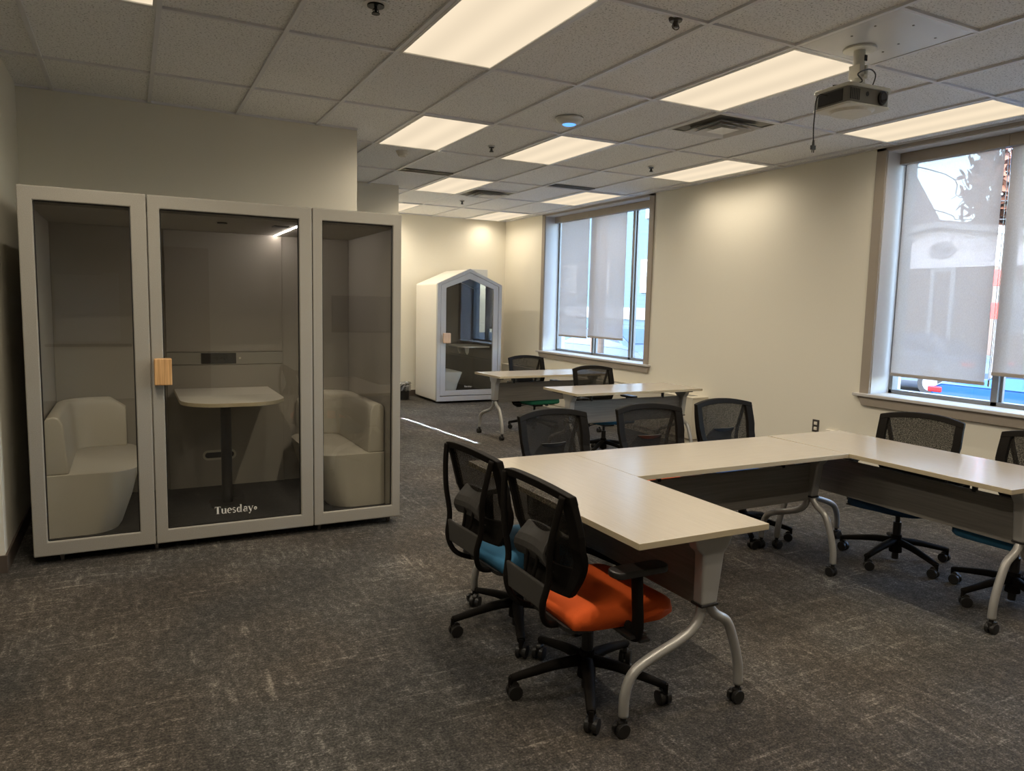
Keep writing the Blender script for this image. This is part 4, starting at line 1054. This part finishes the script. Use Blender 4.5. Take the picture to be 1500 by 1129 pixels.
def car(name, label, x, y, paint, rz=PI/2, s=1):
    """sedan, local +x is the front; z from ground"""
    t = thing(name, label, 'car', (x, y, GZ), rz)
    prof = [(-2.25, .35), (-2.28, .62), (-2.22, .86), (-2.10, .955), (-1.55, 1.0), (-.95, 1.36), (-.45, 1.46), (.30, 1.45), (.55, 1.38), (1.20, .99), (1.95, .88), (2.2, .72), (2.28, .45), (2.22, .3)]
    bm = new(); rg = []
    for q, (y_, k, zs) in enumerate(((-.88, .0, .0), (-.90, .5, .0), (-.80, 1, .0), (-.60, 1.0, 0), (0, 1, 0), (.60, 1, 0), (.80, 1, 0), (.90, .5, 0), (.88, 0, 0))):
        row = []
        for (px, pz) in prof:
            z = pz
            lim = .92 if abs(y_) > .85 else (1.0 if abs(y_) > .75 else 9)
            if z > lim: z = lim
            yy = y_*(.84 if pz > 1.2 and abs(y_) <= .81 else 1)
            if abs(y_) <= .81 and abs(y_) > .7 and pz > 1.2: z = pz-.08
            row.append(bm.verts.new((px*(.985 if abs(y_) > .85 else 1), yy, z)))
        rg.append(row)
    for a, b in zip(rg[:-1], rg[1:]):
        n = len(prof)
        for k in range(n): bm.faces.new((a[k], a[(k+1) % n], b[(k+1) % n], b[k]))
    bm.faces.new(rg[0]); bm.faces.new(rg[-1])
    fin('body', bm, paint, t, smooth=False, bev=.03)
    bm = new()
    prism(bm, [(-1.45, 1.03), (-.95, 1.335), (.38, 1.385), (1.05, 1.04)], -.795, .795, 'xz'); fin('side_windows', bm, M['carglass'], t)
    bm = new(); prism(bm, [(-1.54, 1.025), (-1.0, 1.365), (-.96, 1.36), (-1.50, 1.005)], -.58, .58, 'xz'); fin('rear_window', bm, M['carglass'], t)
    bm = new(); prism(bm, [(1.16, 1.035), (.58, 1.40), (.54, 1.38), (1.1, 1.0)], -.58, .58, 'xz'); fin('windscreen', bm, M['carglass'], t)
    for s_ in (-1, 1):
        bm = new(); bx(bm, -2.285, -2.06, s_*.70, s_*.895, .78, .87, .02); fin('tail_lamp', bm, M['tailred'], t)
        for wx in (-1.38, 1.38):
            bm = new(); cyl(bm, (wx, s_*.83, .32), .32, .2, 'y', 24); w = fin('wheel', bm, M['tyre'], t); bm = new(); cyl(bm, (wx, s_*.91, .32), .19, .05, 'y', 16); fin('hub_cap', bm, M['meter'], w)
    return t
# near window: blue car parked along the street, rear towards the far end
car('parked_car', 'bright blue parked car seen under the near window blinds', 10.45, .62, M['carblue'], -PI/2)
car('parked_car', 'silver car parked farther up the street outside the far window', 10.6, 12.4, M['carsilver'], -PI/2)
car('parked_car', 'pale blue car parked beyond the middle wall, outside the far window', 10.6, 18.4, M['carblue'], -PI/2)
car('parked_car', 'grey car parked across the street before the shopfront house', 16.6, 8.2, M['carsilver'], PI/2)

# utility pole, wires, sign pole, meters
t = thing('utility_pole', 'round grey post standing just outside the far window', 'post', (8.6, 10.62, GZ))
bm = new(); cyl(bm, (0, 0, 3.5), .17, 7, seg=16); fin('shaft', bm, M['bark'], t)
t = thing('street_sign', 'thin street post with red signs outside the near window', 'sign', (12.0, 3.36, GZ))
bm = new(); cyl(bm, (0, 0, 1.6), .03, 3.2, seg=10); fin('pole', bm, M['alu'], t)
for z in (2.62, 2.05):
    bm = new(); bx(bm, -.05, -.03, -.07, .07, z-.14, z+.14, .003); fin('sign_plate', bm, M['redpaint'], t)
for k, (za, zb) in enumerate(((7.4, 5.35), (6.05, 4.75), (5.5, 4.5), (5.2, 4.15))):
    bm = new(); pts = [(24, 26, za+3.2), (24, 13, (za+.0)-.7), (24, 10.5, zb-.05), (24, -4, zb-1.0)]
    tube(bm, pts, .022, 6, 8)
    tag(fin('overhead_wire', bm, M['wire']), ['topmost sagging overhead wire across the sky in the near window', 'second overhead wire from the top in the near window', 'third overhead wire from the top in the near window', 'lowest overhead wire just above the shopfront ridge'][k], 'wire')
for k, (y, z, lab) in enumerate(((16.05, .25, 'left grey gas meter against the blue house in the bare far pane'), (15.5, .3, 'right grey gas meter against the blue house in the bare far pane'))):
    t = thing('gas_meter', lab, 'meter', (13.5, y, GZ))
    bm = new(); bx(bm, -.12, .12, -.16, .16, .35, 1.0, .04); cyl(bm, (0, 0, 1.02), .12, .14, seg=16); fin('meter_body', bm, M['meter'], t)
    bm = new(); tube(bm, [(0, -.05, 0), (0, -.05, .4)], .04, 8, 2, smooth=False); fin('pipe', bm, M['meter'], t)

# ------------------------------------------------------------------ light
LAMP_W = 27
w = bpy.data.worlds.new('sky'); SC.world = w; w.use_nodes = True
nt = w.node_tree; nt.nodes.clear()
sky = nt.nodes.new('ShaderNodeTexSky'); sky.sky_type = 'NISHITA'; sky.sun_disc = False; sky.sun_elevation = math.radians(38); sky.sun_rotation = math.radians(250); sky.air_density = 1.0; sky.dust_density = 1.5
bg = nt.nodes.new('ShaderNodeBackground'); bg.inputs[1].default_value = 2.9
ow = nt.nodes.new('ShaderNodeOutputWorld'); nt.links.new(sky.outputs[0], bg.inputs[0]); nt.links.new(bg.outputs[0], ow.inputs[0])
def lamp(name, kind, energy, col, loc, rot, **kw):
    l = bpy.data.lights.new(name, kind); l.energy = energy; l.color = col
    for k, v in kw.items(): setattr(l, k, v)
    o = bpy.data.objects.new(name, l); COL.objects.link(o); o.location = loc; o.rotation_euler = rot; return o
# sun behind the building lights the facades across the street
d = Vector((.50, .22, -.84)).normalized()
lamp('sun', 'SUN', 2.0, (.85, .93, 1), (0, 0, 12), d.to_track_quat('-Z', 'Y').to_euler(), angle=math.radians(.6))
# unseen spots just under each ceiling fixture, added to strengthen its panel's light
for (i, j, lab) in LIGHTS:
    for k in (-1, 0, 1):
        lamp('troffer_boost', 'SPOT', LAMP_W*(.42 if i == 6 else 1), (1, .875, .70), ((i+.5)*CW, (j+.5)*CD+k*.38, H-.012), (0, 0, 0), spot_size=math.radians(170), spot_blend=1.0, shadow_soft_size=0.0)
# unseen lamp added under ceiling, narrow beam imitates a sun streak on the carpet
tgt = Vector((1.93, 3.94, 0)); src = Vector((2.70, 4.15, 2.93)); d = (tgt-src).normalized()
gl = lamp('added_streak_lamp', 'AREA', 6.0, (.72, .86, 1), src, (0, 0, 0), shape='RECTANGLE', size=2.38, size_y=.020, spread=math.radians(.9))
zx = -d; ax = Vector((.217, -2.376, 0)); ax = (ax-zx*ax.dot(zx)).normalized(); yy_ = zx.cross(ax).normalized()
gl.rotation_euler = Matrix((ax, yy_, zx)).transposed().to_euler()

# ------------------------------------------------------------------ camera
cam = bpy.data.cameras.new('camera'); co = bpy.data.objects.new('camera', cam); COL.objects.link(co); SC.camera = co
F = 1078.915; cam.sensor_width = 36; cam.sensor_fit = 'HORIZONTAL'; cam.lens = 36*F/1500; cam.clip_end = 300
R = ((0.8882200605998285, -0.45884304086568145, 0.022982336634283534), (0.029661769877204265, 0.10719552246048211, 0.9937954011627224), (0.45845970745070797, 0.8820273146640976, -0.10882331014379418))
mw = Matrix(((R[0][0], R[1][0], -R[2][0], -1.39384), (R[0][1], R[1][1], -R[2][1], -4.21011), (R[0][2], R[1][2], -R[2][2], 1.54090), (0, 0, 0, 1)))
co.matrix_world = mw
vs = SC.view_settings; vs.view_transform = 'Standard'; vs.look = 'None'; vs.exposure = 0.2; vs.gamma = 1; vs.use_curve_mapping = False
